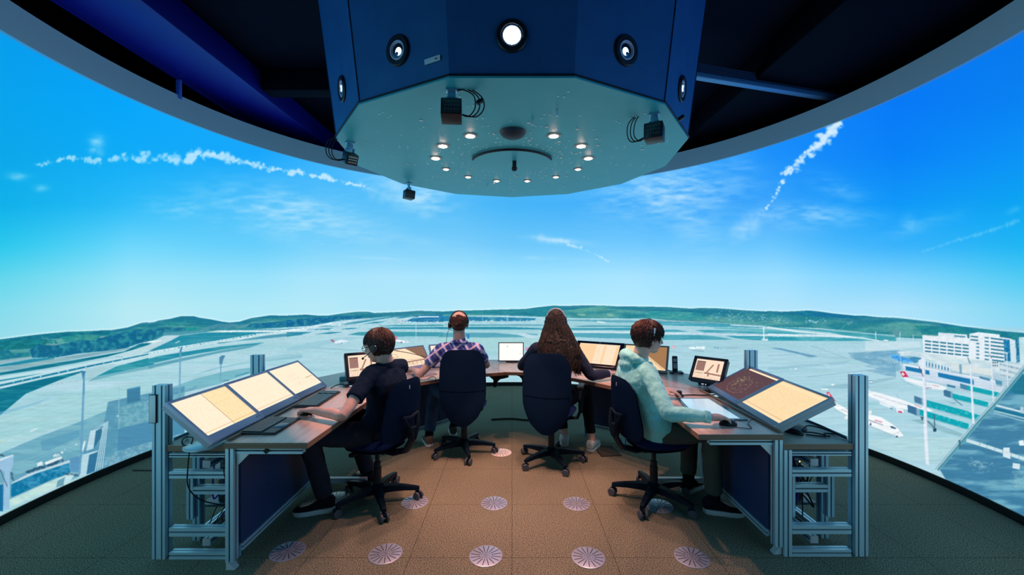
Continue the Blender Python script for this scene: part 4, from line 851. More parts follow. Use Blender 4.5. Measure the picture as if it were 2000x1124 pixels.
ft = MB(); ft.box((-.09,-.12,0), (.09,.12,.003)); ft = ft.build('floor_box', mat('carpeted_lid', (.05,.05,.035), .9), smooth=0)
ft.location = (.93, 4.0, 0); ft.rotation_euler = (0,0,.1); tag(ft, 'flat square floor box with a black rim behind the hooded boy', 'floor box')
fr_ = MB()
for a, b in (((-.1,-.13,0),(.1,-.122,.005)),((-.1,.122,0),(.1,.13,.005)),((-.1,-.13,0),(-.092,.13,.005)),((.092,-.13,0),(.1,.13,.005))): fr_.box(a, b)
fr_.build('rim', M_BLK, ft, smooth=0)
# ---------------------------------------------------------------- aluminium profile bars with grooves
def groove_poly(w, d, mw=.04, g=.009, gd=.009):
    """outline of a slotted extrusion, w by d, one slot per 40 mm module on each face"""
    def side_pts(L):
        n = max(1, round(L/mw)); out = []
        for i in range(n):
            c = (i+.5)*L/n; out += [(c-g/2,0),(c-g/2,gd),(c+g/2,gd),(c+g/2,0)]
        return out
    P = [(0,0)]+side_pts(w)+[(w,0)]+[(w-y, x) for x, y in side_pts(d)]+[(w,d)]+[(w-x, d-y) for x, y in side_pts(w)]+[(0,d)]+[(y, d-x) for x, y in side_pts(d)]
    return [(x-w/2, y-d/2) for x, y in P]
def profile(m, p0, p1, w, d, up=(0,1,0), mw=.04):
    """bar from p0 to p1 (centre line); w measured along local x, d along 'up'"""
    p0, p1 = Vector(p0), Vector(p1); z = (p1-p0); L = z.length; z = z.normalized(); u = Vector(up); u = (u-z*u.dot(z)).normalized(); x = u.cross(z)
    F = Matrix(((x.x,u.x,z.x,p0.x),(x.y,u.y,z.y,p0.y),(x.z,u.z,z.z,p0.z),(0,0,0,1)))
    P = groove_poly(w, d, mw); n = len(P)
    area = sum(P[i][0]*P[(i+1)%n][1]-P[(i+1)%n][0]*P[i][1] for i in range(n))
    if area < 0: P = P[::-1]
    m.cur = 0; m.add([(a,b,0) for a,b in P]+[(a,b,L) for a,b in P], [(i,(i+1)%n,n+(i+1)%n,n+i) for i in range(n)]+[tuple(range(n-1,-1,-1)), tuple(range(n,2*n))], F)
    # dark floor of each slot
    m.cur = 1
    def slots(W, D, rot):
        k = max(1, round(W/mw))
        for i in range(k):
            c = -W/2+(i+.5)*W/k
            for s_ in (-1, 1):
                a, b = (c-.0043, s_*(D/2-.0085)), (c+.0043, s_*(D/2-.0085))
                q = [a, b] if not rot else [(a[1], a[0]), (b[1], b[0])]
                m.add([(*q[0],0),(*q[1],0),(*q[1],L),(*q[0],L)], [(0,1,2,3)], F)
    slots(w, d, False); slots(d, w, True); m.cur = 0
    return m
ALU = [M_ALU, M_ALU_D]
def bar(name, parent, *a, **k):
    m = MB(); profile(m, *a, **k); return m.build(name, ALU, parent, smooth=0)
def slab(name, parent, poly, z0, z1, edge=M_PLY, top=M_WOOD):
    n = len(poly); a = sum(poly[i][0]*poly[(i+1)%n][1]-poly[(i+1)%n][0]*poly[i][1] for i in range(n))
    if a < 0: poly = poly[::-1]
    bm = bmesh.new(); vs = [bm.verts.new((x,y,z0)) for x,y in poly]; vt = [bm.verts.new((x,y,z1)) for x,y in poly]
    ft_ = bm.faces.new(vt); fb = bm.faces.new(vs[::-1]); ft_.material_index = 0; fb.material_index = 1
    for i in range(n):
        f = bm.faces.new((vs[i],vs[(i+1)%n],vt[(i+1)%n],vt[i])); f.material_index = 1
    bmesh.ops.bevel(bm, geom=list(ft_.edges), offset=.003, segments=2, affect='EDGES', profile=.5)
    me = bpy.data.meshes.new(name); bm.to_mesh(me); bm.free(); me.materials.append(top); me.materials.append(edge)
    return link(name, me, parent)
DT, DB, KT = .722, .688, .662        # desk top surface, its underside, lower equipment shelf
def wing(s, yf, label):
    X = lambda x: s*x
    yw = yf; yf = yf+(.110 if s < 0 else 0)          # the worktop overhangs its frame at the left desk
    t = thing('console_desk', label, 'desk', (0,0,0))
    slab('worktop', t, [(X(1.10 if s > 0 else 1.137),yw),(X(1.10),3.40),(X(1.30),3.66),(X(1.60),3.50),(X(1.60),yw)], DB, DT)
    slab('equipment_shelf', t, [(X(1.605),yf+.01),(X(1.605),3.50),(X(2.05),3.50),(X(2.05),yf+.01)], KT-.035, KT, M_PLY, mat('shelf_laminate', (.30,.30,.24), .4))
    MB().box((X(1.583),yw+.02,DT), (X(1.603),3.46,DT+.014), bev=.003).build('edge_strip', M_PLY, t)
    MB().box((X(2.05),yf+.10,KT-.03), (X(2.058),3.48,KT+.012)).build('shelf_lip', mat('pale_blue_lip', (.25,.42,.55), .35, .4), t)
    # posts and frame
    bar('tall_post', t, (X(2.062),yf+.028,0), (X(2.062),yf+.028,1.066 if s > 0 else 1.014), .075, .055)
    bar('tall_post', t, (X(2.02),3.46 if s > 0 else 3.25,0), (X(2.02),3.46 if s > 0 else 3.25,1.066 if s > 0 else 1.06), .09, .045)
    bar('leg', t, (X(1.578),yw+.03,.05), (X(1.578),yw+.03,DB), .045, .045)
    bar('leg', t, (X(1.578),3.36,.0), (X(1.578),3.36,DB), .045, .045)
    bar('rack_upright', t, (X(1.628),yf+.02,0), (X(1.628),yf+.02,KT-.035), .045, .04)
    bar('rack_upright', t, (X(1.98),yf+.20,0), (X(1.98),yf+.20,KT-.035), .045, .045)
    bar('rack_upright', t, (X(1.628),3.36,0), (X(1.628),3.36,KT-.035), .045, .045); bar('rack_upright', t, (X(1.98),3.36,0), (X(1.98),3.36,KT-.035), .045, .045)
    for z, h in ((.606,.02),(.492,.04),(.158,.05),(.02,.04)):
        bar('rack_rail', t, (X(1.652),yf+.02,z), (X(2.0),yf+.02,z), .04, h, (0,0,1))
    bar('rack_rail', t, (X(1.737),yf+.115,.355), (X(1.933),yf+.115,.355), .04, .045, (0,0,1))
    bar('inner_upright', t, (X(1.715),yf+.115,.18), (X(1.715),yf+.115,.47), .04, .04); bar('inner_upright', t, (X(1.955),yf+.115,.18), (X(1.955),yf+.115,.47), .04, .04)
    for x, z in ((1.80,.545),(1.80,.085)):
        bar('depth_bar', t, (X(x),yf+.03,z), (X(x),yf+.75,z), .045, .04, (0,0,1))
        MB().box((X(x)-.024,yf+.024,z-.022), (X(x)+.024,yf+.030,z+.022), bev=.002).build('end_cap', M_GREYL, t)
    bar('depth_bar', t, (X(1.628),yf+.05,.10), (X(1.628),3.34,.10), .04, .045, (0,0,1)); bar('depth_bar', t, (X(1.98),yf+.2,.03), (X(1.98),3.34,.03), .04, .04, (0,0,1))
    bar('top_rail', t, (X(1.18),yw+.045,.668), (X(1.555),yw+.045,.668), .04, .038, (0,0,1)); bar('top_rail', t, (X(1.578),yf+.06,.66), (X(1.578),3.34,.66), .04, .04, (0,0,1))
    MB().prism([(0,0),(-.075,0),(0,-.075)], -.003, .003, Matrix(((s,0,0,X(1.556)),(0,0,1,yw+.034),(0,1,0,.648),(0,0,0,1)))).build('corner_gusset', M_ALU_P, t, smooth=0)
    MB().prism([(0,0),(-.05,.0),(0,.06)], -.02, .02, Matrix(((s,0,0,X(1.605)),(0,0,1,yw+.04),(0,1,0,.0),(0,0,0,1)))).build('corner_gusset', M_ALU_P, t, smooth=0)
    p = MB().box((X(1.545),yw+.06,.125), (X(1.565),3.32,.64)).build('modesty_panel', M_BLUEP, t, smooth=0)
    bar('bottom_rail', t, (X(1.556),yw+.06,.105), (X(1.556),3.32,.105), .04, .04, (0,0,1))
    MB().box((X(1.14),3.2,.06), (X(1.55),3.23,.10)).build('foot_rail', M_ALU_P, t)
    if s < 0:
        pl = MB().box((-2.107,yf-.010,.80), (-2.071,yf+.002,.96), bev=.001).build('post_cover_plate', M_ALU_P, t)
        k_ = MB(); k_.box((-2.110,yf-.008,.797), (-2.068,yf+.001,.963)); k_.build('plate_rim', M_BLK, t, smooth=0)
        MB().box((-.012,-.004,-.012), (.012,.004,.012), T(-1.38,yw+.022,.668) @ RY(R(45))).build('rail_clip', M_BLK, t, smooth=0)
    return t
YL, YR = 2.275, 2.41
wing(-1, YL, 'left wing of the plywood topped console desk on an aluminium profile frame')
wing(1, YR, 'right wing of the plywood topped console desk on an aluminium profile frame')
def back_desk(label, front, back, panel=None, seam_legs=()):
    t = thing('console_desk', label, 'desk', (0,0,0))
    slab('worktop', t, front+back, DB, DT)
    if panel:
        (ax, ay), (bx, by) = panel; d = Vector((bx-ax, by-ay, 0)); L = d.length; F = FR((ax, ay, 0), d, (0,0,1))
        MB().box((0,-.01,.14), (L,.01,.66), F).build('modesty_panel', M_BLUEP, t, smooth=0)
        m = MB(); profile(m, (ax,ay,.12), (bx,by,.12), .05, .045, (0,0,1)); m.build('bottom_rail', ALU, t, smooth=0)
        for q in (0, L): b = MB(); p = F @ Vector((q,0,0)); profile(b, (p.x,p.y,0), (p.x,p.y,DB), .045, .045); b.build('leg', ALU, t, smooth=0)
    for (x, y, a) in seam_legs:                                # curved dark support under a joint
        m = MB(); P = [(0,0),(.16,0),(.165,-.03),(.13,-.04),(.08,-.05),(.05,-.075),(.045,-.125),(.015,-.14),(0,-.12),(.005,-.06),(-.03,-.03),(-.06,-.015),(-.06,0)]
        c, s_ = math.cos(a), math.sin(a)
        n = len(P); vs = []
        for w_ in (-.022, .022): vs += [(x+u*c-w_*s_, y+u*s_+w_*c, DB+v) for u, v in P]
        m.add(vs, [tuple(range(n)), tuple(range(2*n-1,n-1,-1))]+[(i,(i+1)%n,n+(i+1)%n,n+i) for i in range(n)]); m.build('curved_bracket', M_BLK, t)
    return t
back_desk('left rear section of the console desk, with the map monitor and the plaid man', [(-1.105,3.405),(-.89,3.75),(-.70,3.93),(-.38,4.14),(-.072,4.26)],
          [(-.275,4.64),(-.45,5.02),(-1.15,4.78),(-1.6,4.45),(-1.77,4.22),(-1.90,4.0),(-1.99,3.51),(-1.605,3.505),(-1.305,3.665)], ((-1.03,4.25),(-.66,4.66)), [(-.20,4.33,-.05)])
back_desk('narrow middle section of the console desk under the small white screen', [(-.068,4.26),(.09,4.25),(.25,4.26)],
          [(.42,4.64),(.50,5.04),(-.445,5.02),(-.27,4.64)])
back_desk('right rear section of the console desk, with the black bezel monitor', [(.253,4.26),(.61,3.95),(.90,3.62),(1.105,3.405)],
          [(1.305,3.665),(1.605,3.505),(1.99,3.51),(1.92,4.0),(1.76,4.22),(1.25,4.72),(.503,5.04),(.424,4.64)], ((.80,4.46),(1.16,4.20)), [(.16,4.42,2.6)])
# ---------------------------------------------------------------- pictures on the monitors, drawn as vertex colours of a fine grid
class Pic:
    def __init__(s, nx, ny, bg): s.a = np.tile(np.array(lin(bg), np.float32), (ny, nx, 1)); s.nx, s.ny = nx, ny; s.r = np.random.RandomState(nx*7+ny)
    def rect(s, x0, y0, x1, y1, c, a=1.):                      # 0..1, y down
        i0, i1, j0, j1 = int(y0*s.ny), max(int(y0*s.ny)+1, int(y1*s.ny)), int(x0*s.nx), max(int(x0*s.nx)+1, int(x1*s.nx))
        s.a[i0:i1, j0:j1] = s.a[i0:i1, j0:j1]*(1-a)+np.array(lin(c), np.float32)*a; return s
    def line(s, pts, c, w=.006, a=1.):
        for (x0,y0),(x1,y1) in zip(pts[:-1], pts[1:]):
            n = int(max(abs(x1-x0)*s.nx, abs(y1-y0)*s.ny)*1.5)+1
            for k in range(n+1):
                x, y = x0+(x1-x0)*k/n, y0+(y1-y0)*k/n
                i, j = int(y*s.ny), int(x*s.nx); q = max(0, int(w*s.nx/2))
                s.a[max(i-q,0):i+q+1, max(j-q,0):j+q+1] = s.a[max(i-q,0):i+q+1, max(j-q,0):j+q+1]*(1-a)+np.array(lin(c), np.float32)*a
        return s
    def poly(s, pts, c, a=1.):
        X = (np.arange(s.nx)+.5)[None,:]/s.nx; Y = (np.arange(s.ny)+.5)[:,None]/s.ny; m = np.zeros((s.ny, s.nx), bool)
        for i in range(len(pts)):
            ax, ay = pts[i]; bx, by = pts[(i+1)%len(pts)]
            if ay == by: continue
            m ^= ((ay > Y) != (by > Y)) & (X < (bx-ax)*(Y-ay)/(by-ay)+ax)
        s.a[m] = s.a[m]*(1-a)+np.array(lin(c), np.float32)*a; return s
    def text(s, x0, y0, x1, y1, rows, c, a=.5, dens=.6, dx=None):
        for k in range(rows):
            y = y0+(y1-y0)*k/rows; x = x0
            while x < x1:
                l = s.r.uniform(.008,.03)
                if s.r.rand() < dens: s.rect(x, y, min(x+l, x1), y+.4*(y1-y0)/rows, c, a)
                x += l+.008
        return s
def pic_face(name, pic, M, w, h, parent, gain=1.):
    ny, nx = pic.ny, pic.nx; xs = np.linspace(-w/2, w/2, nx+1); zs = np.linspace(h/2, -h/2, ny+1)
    vs = np.zeros(((ny)*(nx)*4, 3), np.float32); X0, Z0 = np.meshgrid(xs[:-1], zs[:-1]); X1, Z1 = np.meshgrid(xs[1:], zs[1:])
    q = np.stack([np.stack([X0,Z1],-1), np.stack([X1,Z1],-1), np.stack([X1,Z0],-1), np.stack([X0,Z0],-1)], 2).reshape(-1, 2)
    co = np.zeros((len(q), 4)); co[:,0] = q[:,0]; co[:,2] = q[:,1]; co[:,3] = 1; co = (co @ np.array(M).T)[:,:3].astype(np.float32)
    me = bpy.data.meshes.new(name); me.vertices.add(len(co)); me.vertices.foreach_set('co', co.ravel())
    me.loops.add(len(co)); me.loops.foreach_set('vertex_index', np.arange(len(co), dtype=np.int32)); me.polygons.add(nx*ny); me.polygons.foreach_set('loop_start', np.arange(0, len(co), 4, dtype=np.int32)); me.update(calc_edges=True)
    at = me.color_attributes.new('picture', 'FLOAT_COLOR', 'POINT'); c = np.ones((nx*ny, 4, 4), np.float32); c[:,:,:3] = pic.a.reshape(-1, 1, 3); at.data.foreach_set('color', c.ravel())
    me.materials.append(attr_emission('monitor_picture', 1.04)); return link(name, me, parent)
CREAM = (255,238,210); WARM = (255,224,176)
def p_lists(seed, split=None, table=False):
    p = Pic(120, 90, CREAM); p.r = np.random.RandomState(seed)
    p.text(.03,.05,.97,.95, 26, (240,205,150), .35, .5)
    if split: p.rect(split,.0,1,1,(252,228,180),1); p.text(split+.02,.03,.98,.97, 30, (225,190,110), .4, .6); p.line([(split,0),(split,1)], (150,110,70), .004)
    if table: p.text(.25,.3,.6,.8, 12, (225,200,190), .6, .6); p.rect(.72,.62,.96,.635,(190,160,120)); p.text(.72,.68,.96,.9, 8, (210,190,160), .6, .7)
    p.line([(.0,.93),(1,.93)], (215,170,110), .004) if not table else None
    return p
def p_map():
    p = Pic(150, 100, (252,226,190)); p.poly([(.55,0),(1,0),(1,.85),(.80,.45)], (140,105,85)); dk = (60,40,40)
    p.line([(.25,0),(.62,.28),(.98,.62)], dk, .022); p.line([(.30,.0),(.5,.2)], dk, .01); p.line([(.05,.1),(.3,.6),(.6,.85)], dk, .008); p.line([(.12,.2),(.28,.25),(.32,.4),(.2,.42),(.1,.3)], dk, .008)
    p.line([(.1,.75),(.9,.72)], (150,90,80), .03); p.line([(.3,.62),(.95,.66)], dk, .012); p.text(.1,.68,.95,.95, 6, (150,80,80), .7, .6); p.text(.15,.6,.5,.8, 5, (150,170,90), .8, .5)
    for k in range(5): p.line([(.5+k*.1,.75),(.5+k*.1,.9)], dk, .008)
    p.rect(0,.95,1,1,(240,215,200)); return p
def p_touch():
    p = Pic(110, 90, (250,222,196)); p.rect(.04,.12,.36,.62,(160,120,110)); p.text(.05,.14,.34,.6,8,(120,80,80),.6,.8); p.rect(.04,.10,.36,.135,(60,50,60)); p.rect(.32,.1,.36,.14,(30,30,40))
    p.poly([(.42,.72),(.48,.72),(.68,.22),(.62,.22)], (170,125,100)); p.rect(.80,.16,.87,.60,(165,120,100)); p.poly([(.40,.66),(1,.70),(1,.78),(.38,.74)], (165,120,105)); p.rect(.52,.66,.58,.86,(165,120,105))
    p.text(.03,.68,.36,.84,4,(150,100,90),.8,.8); p.text(.02,.86,.98,.98,3,(190,120,90),.8,.6); p.rect(.1,.72,.3,.75,(130,150,90),.7)
    return p
def p_radar():
    p = Pic(130, 110, (92,62,66)); p.r = np.random.RandomState(3); g = (180,170,100)
    p.rect(.12,.02,1,.075,(255,232,196)); p.text(.13,.035,.98,.06,1,(210,180,140),.4,.6)
    for r_, a0, a1 in ((.20,0,6.3),(.30,.5,4.2)):
        p.line([(.52+r_*math.cos(a), .58+r_*1.1*math.sin(a)) for a in np.linspace(a0, a1, 60)], (150,120,110), .004, .6)
    for k in range(110):
        x, y = .52+.22*p.r.randn(), .55+.17*p.r.randn(); l = p.r.uniform(.006,.03)
        if .03 < x < .95 and .1 < y < .95: p.rect(x, y, x+l, y+.008, (150,115,100) if k % 4 else g, .8)
    for k in range(22): x, y = .36+.05*p.r.randn(), .5+.13*p.r.randn(); p.rect(x, y, x+.03, y+.01, (205,200,110), .9)
    return p
def p_table():
    p = Pic(130, 110, WARM); p.r = np.random.RandomState(8)
    for k in range(22): y = .12+k*.036; p.rect(.04,y,.96,y+.004,(240,200,140),.6); p.text(.05,y+.010,.92,y+.03,1,(215,165,100),.45,.6)
    p.rect(.02,.9,.98,.93,(230,190,150)); p.rect(0,0,1,.03,(250,215,170)); return p
def p_plain():
    p = Pic(80, 60, (255,250,246)); p.rect(.33,.17,.37,.21,(60,40,60)); p.rect(.34,.2,.36,.24,(150,90,90),.6); p.text(.02,.9,.98,.97,1,(230,190,180),.7,.8); p.rect(.86,.6,.93,.62,(170,160,160)); return p
def p_cols():
    p = Pic(150, 100, (250,208,160)); p.r = np.random.RandomState(4)
    for x0, x1 in ((.44,.62),(.68,.92)): p.rect(x0,.02,x1,.98,(255,230,200)); [p.text(x,.03,x+.05,.97,34,(205,180,150),.5,.9) for x in np.linspace(x0+.01,x1-.055,4)]
    p.rect(0,0,1,.03,(255,226,190)); return p
def p_map2():
    p = Pic(120, 100, (246,212,168)); p.poly([(.25,0),(1,0),(1,.95),(.95,.9)], (165,120,80)); dk = (90,60,40)
    p.line([(.2,0),(.6,.5),(.95,.95)], dk, .014); p.text(.03,.4,.6,.95,12,(150,100,70),.7,.6); p.line([(.05,.55),(.6,.8)], dk, .01); return p
def monitor(label, M, w, h, pic, frame_m, bez=(.018,.018,.018,.045), depth=.05, stand=None, feet=None, name='monitor', cam_dot=False):
    """M: frame at the centre of the front face, local x right, z up the screen, -y towards the viewer"""
    o = M.to_translation(); bz = stand[0] if stand else 0
    t = thing(name, label, 'monitor', tuple(o))
    L = T(-o.x, -o.y, -o.z) @ M; l_, r_, tp, bt = bez
    m = MB(); W, H = w+l_+r_, h+tp+bt; x0, x1, z0, z1 = -w/2-l_, w/2+r_, -h/2-bt, h/2+tp
    m.box((x0,-.004,z0), (-w/2,.02,z1), L, .003); m.box((w/2,-.004,z0), (x1,.02,z1), L, .003); m.box((-w/2-.001,-.0035,h/2), (w/2+.001,.02,z1), L, .003); m.box((-w/2-.001,-.0035,z0), (w/2+.001,.02,-h/2), L, .003)
    m.build('bezel', frame_m, t)
    MB().box((x0+.002,.018,z0+.002), (x1-.002,depth,z1-.002), L, .008).build('back_shell', frame_m if frame_m is not M_GREYP else M_GREYL, t)
    pic_face('screen', pic, L @ T(0,.002,0), w, h, t)
    b = MB(); b.box((w/2-.03,-.006,-h/2-bt*.55), (w/2-.005,-.0035,-h/2-bt*.35), L); b.build('power_button', M_GREYL, t, smooth=0)
    if cam_dot: MB().cyl((0,0,0), .005, .003, 12, M=L @ T(0,-.007,h/2+tp*.5) @ RX(-PI/2)).build('webcam', mat('pale_dot', (.5,.7,.9), .3), t)
    if stand:
        z, bx, by, rad, sm_ = stand; bx -= o.x; by -= o.y; z -= o.z
        MB().lathe([(rad,0),(rad,.006),(rad*.9,.012),(rad*.3,.018),(0,.019)], 40, c=(bx,by,z)).build('stand_base', sm_, t)
        e = L @ Vector((0,depth-.004,-h*.12)); n_ = MB(); n_.tube([(bx,by,z+.008),(bx+(e.x-bx)*.35,by+(e.y-by)*.35,z+.02+(e.z-z)*.55),tuple(e)], .018, 12); n_.build('stand_neck', sm_, t)
    return t
def plane(p_bl, p_br, p_tl):
    """front face frame from its lower left, lower right and upper left corners, as seen by its user"""
    a, b, c = Vector(p_bl), Vector(p_br), Vector(p_tl); x = (b-a).normalized(); z = c-a; z = (z-x*z.dot(x)); h = z.length; z.normalize(); y = z.cross(x)
    o = a+x*(b-a).length/2+z*h/2
    return Matrix(((x.x,y.x,z.x,o.x),(x.y,y.y,z.y,o.y),(x.z,y.z,z.z,o.z),(0,0,0,1))), (b-a).length, h
# left wing: three in a row (the user faces -X, so his left is the near end)
for k, (pc, lb) in enumerate(((p_lists(1, .52), 'nearest grey monitor of the row of three on the left desk'),
        (p_lists(2), 'middle grey monitor of the row of three on the left desk'), (p_lists(5, None, True), 'farthest grey monitor of the row of three on the left desk'))):
    y0 = 2.235+k*.455; y1 = y0+.452
    M, W, H = plane((-1.650,y0,.745), (-1.640,y1,.745), (-1.912,y0,.966))
    monitor(lb, M, W-.036, H-.07, pc, M_GREYP, (.018,.018,.018,.052), .048, (KT,-1.80,(y0+y1)/2-(.07 if k == 0 else 0),.10,mat('pale_stand', (.55,.68,.72), .3, .3)))
# right wing: two (user faces +X, his left is the far end)
def lerp(a, b, t): return tuple(a[i]+(b[i]-a[i])*t for i in range(3))
A_, B_ = (1.695,3.52,.745), (1.600,2.475,.745); C_, D_ = (2.035,3.52,.935), (1.930,2.475,.930)
for a, b, pc, lb in ((0,.497,p_radar(),'brown radar monitor lying tilted on the right desk beside the hooded boy'), (.503,1,p_table(),'orange list monitor lying tilted at the near end of the right desk')):
    M, W, H = plane(lerp(A_,B_,a), lerp(A_,B_,b), lerp(C_,D_,a))
    o_ = M.to_translation(); monitor(lb, M, W-.036, H-.06, pc, M_GREYL if a else M_GREYP, (.018,.018,.018,.042), .05, (KT,o_.x+.05,o_.y,.10,M_BLK))
# small tilted touch panels on dark feet
def touch(label, c, yaw, pitch, w, h, foot, tealbox, roll=0.):
    M = T(*c) @ RZ(yaw) @ RX(pitch) @ RY(roll); t = monitor(label, M, w, h, p_touch(), mat('dark_navy_plastic', (.012,.018,.035), .38), (.028,.028,.026,.030), .055, None, name='touch_panel')
    L = T(-c[0],-c[1],-c[2])
    f = MB(); fx, fy = foot; f.box((-.055,-.06,0), (.055,.06,.028), L @ T(fx,fy,DT) @ RZ(yaw), .008); f.build('foot', mat('dark_navy_plastic'), t)
    e = M @ Vector((0,.05,-.03)); n = MB(); n.tube([(fx-c[0],fy-c[1],DT-c[2]+.02),tuple(e-Vector(c))], [.03,.024], 12); n.build('neck', mat('dark_navy_plastic'), t)
    l = MB(); l.box((-.02,-.062,.008), (.0,-.0605,.014), L @ T(fx,fy,DT) @ RZ(yaw)); l.box((.012,-.062,.008), (.022,-.0605,.014), L @ T(fx,fy,DT) @ RZ(yaw)); l.build('indicator_lights', mat('blue_leds', (.3,.5,.9), .4, emit=(.5,.7,1.), es=1.2), t, smooth=0)
    return t
touch('small dark touch panel in front of the boy in the navy shirt, tilted toward him', (-1.345,3.68,.900), R(33), R(-24), .235, .190, (-1.44,3.645), True)
touch('small dark touch panel at the bend of the right desk, tilted toward the hooded boy', (1.735,3.62,.873), R(-48), R(-34), .235, .185, (1.76,3.70), True)
tb = MB().box((-.06,-.05,0), (.06,.05,.045), bev=.008); tb = tb.build('network_box', mat('teal_plastic', (.03,.30,.34), .35)); tb.location = (-1.56,3.86,.722+.0); tb.rotation_euler = (0,0,.3); tag(tb, 'small teal box standing behind the left touch panel', 'box')
tb2 = MB().box((-.045,-.06,0), (.045,.06,.05), bev=.008).build('network_box', mat('teal_plastic')); tb2.location = (1.93,3.80,.722); tb2.rotation_euler = (0,0,-.3); tag(tb2, 'small teal box half hidden behind the right touch panel', 'box')
# rear left pair
M, W, H = plane((-1.225,4.07,.75), (-.872,4.47,.75), (-1.352,4.19,.975))
monitor('map monitor between the navy shirt boy and the plaid man', M, W-.03, H-.065, p_map(), M_GREYP, (.015,.015,.015,.05), .045, (DT,-1.13,4.40,.09,M_GREYL))
M, W, H = plane((-.865,4.48,.75), (-.42,4.74,.75), (-.945,4.61,.975))
monitor('pale monitor mostly hidden behind the plaid man', M, W-.03, H-.065, p_lists(9), M_GREYP, (.015,.015,.015,.05), .045, (DT,-.70,4.74,.09,M_GREYL))
# small upright screen in the middle
M, W, H = plane((-.162,4.83,.735), (.140,4.83,.735), (-.162,4.86,.958))
monitor('small upright white screen alone in the middle of the desk', M, W-.022, H-.024, p_plain(), mat('brown_grey_bezel', (.10,.085,.085), .4), (.011,.011,.011,.013), .03, (DT,0,4.875,.075,M_BLK))
# rear right pair
M, W, H = plane((.655,4.62,.74), (1.125,4.345,.74), (.755,4.86,.985))
monitor('black framed monitor beside the long haired woman with columns of text', M, W-.075, H-.075, p_cols(), mat('glossy_navy_bezel', (.008,.014,.04), .25), (.042,.042,.032,.038), .045, (DT,1.02,4.66,.10,M_BLK), cam_dot=True)
M, W, H = plane((1.150,4.335,.74), (1.565,4.13,.74), (1.235,4.55,.985))
monitor('tan map monitor behind the head of the hooded boy', M, W-.036, H-.045, p_map2(), mat('beige_grey_bezel', (.25,.24,.19), .45), (.020,.020,.018,.025), .05, (DT,1.46,4.42,.10,M_GREYL))
# ---------------------------------------------------------------- keyboards, mice, phone, flat display
M_KB = mat('keyboard_black', (.010,.013,.018), .45); M_KEY = mat('key_dark_teal', (.022,.055,.075), .38)
def keyboard(label, x, y, rz, L=.45, D=.16, rows=6, cols=20, pad=False, z=DT, m1=None, m2=None):
    t = thing('keyboard', label, 'keyboard', (x,y,z), rz)
    MB().box((-L/2,-D/2,0), (L/2,D/2,.014), RX(.03), .005).build('base', m1 or M_KB, t)
    k_ = MB(); y1 = D/2-.012; y0 = -D/2+.012+(.075 if pad else 0); rh = (y1-y0)/rows
    for j in range(rows):
        cx = -L/2+.012; i = 0; cw = (L-.024)/cols
        while cx < L/2-.013:
            wkey = cw*(6 if (j == 0 and i == 4) else 1.5 if i == 0 and j % 2 else 1); wkey = min(wkey, L/2-.012-cx)
            if not (cols > 16 and (abs(cx-(L/2-.115)) < cw*.5)): k_.box((cx+.001,y0+j*rh+.001,.012), (cx+wkey-.001,y0+(j+1)*rh-.0015,.019), RX(.03))
            cx += wkey; i += 1
    k_.build('keys', m2 or M_KEY, t, smooth=0)
    if pad:
        MB().box((-.045,-D/2+.012,.013), (.035,-D/2+.07,.0155), RX(.03), .002).build('touchpad', mat('touchpad_blue', (.05,.13,.22), .3), t)
        MB().box((-L/2+.01,-D/2+.008,.0135), (-.06,-D/2+.07,.0145), RX(.03)).build('palm_rest', M_KB, t)
    return t
keyboard('black keyboard with touchpad at the near end of the left desk', -1.497, 2.545, R(90), .30, .215, 6, 15, True)
keyboard('long black keyboard at the far end of the left monitor row', -1.498, 3.175, R(92), .45, .165)
keyboard('grey keyboard in front of the plaid man', -.92, 4.05, R(50), .36, .13, 5, 16, m1=M_GREYL, m2=mat('pale_keys', (.45,.42,.42), .5))
keyboard('pale keyboard under the black framed monitor', .86, 4.22, R(-32), .40, .14, 5, 16, m1=M_WHITE, m2=mat('pale_keys'))
def mouse(label, x, y, rz, z=DT, m=M_BLK):
    t = thing('computer_mouse', label, 'mouse', (x,y,z), rz); b = MB().ell((0,0,.006), (.03,.055,.028), None, 24, 14); b.v = [(a,c,max(d,0)) for a,c,d in b.v]; b.build('shell', m, t)
    MB().box((-.003,.02,.027), (.003,.036,.036), bev=.002).build('scroll_wheel', M_GREYP, t); return t
mouse('dark mouse under the hand of the boy in the navy shirt', -1.415, 2.795, R(80))
mouse('dark mouse under the right hand of the hooded boy', 1.36, 2.575, R(-95))
mouse('black mouse on the right equipment shelf below the list monitor', 1.79, 2.60, R(30), KT)
def cable(label, pts, r=.004, m=M_BLK2, name='cable', group=None, n=14):
    P = [Vector(p) for p in pts]; out = []
    for i in range(len(P)-1):
        a, b, c, d = P[max(i-1,0)], P[i], P[i+1], P[min(i+2,len(P)-1)]
        for k in range(n):
            t = k/n; out.append(.5*((2*b)+(c-a)*t+(2*a-5*b+4*c-d)*t*t+(3*b-a-3*c+d)*t**3))
    out.append(P[-1]); o = MB().tube(out, r, 7).build(name, m); return tag(o, label, 'cable', group)
cable('thin black mouse cable looping round the right hand mouse', [(1.37,2.53,.726),(1.46,2.50,.726),(1.50,2.60,.726),(1.58,2.66,.74)], .002)
ph = thing('cordless_phone', 'dark cordless phone standing in its cradle right of the tan monitor', 'phone', (1.675,4.20,DT), R(-10))
MB().box((-.055,-.05,0), (.075,.05,.022), bev=.01).build('cradle', mat('dark_teal_plastic', (.01,.04,.06), .35), ph)
MB().box((-.026,-.013,.012), (.026,.015,.175), RX(-.12), .009).build('handset', M_BLK, ph)
MB().box((-.018,-.0155,.115), (.018,-.013,.15), RX(-.12)).build('display', mat('grey_display', (.25,.3,.38), .2), ph); pk = MB()
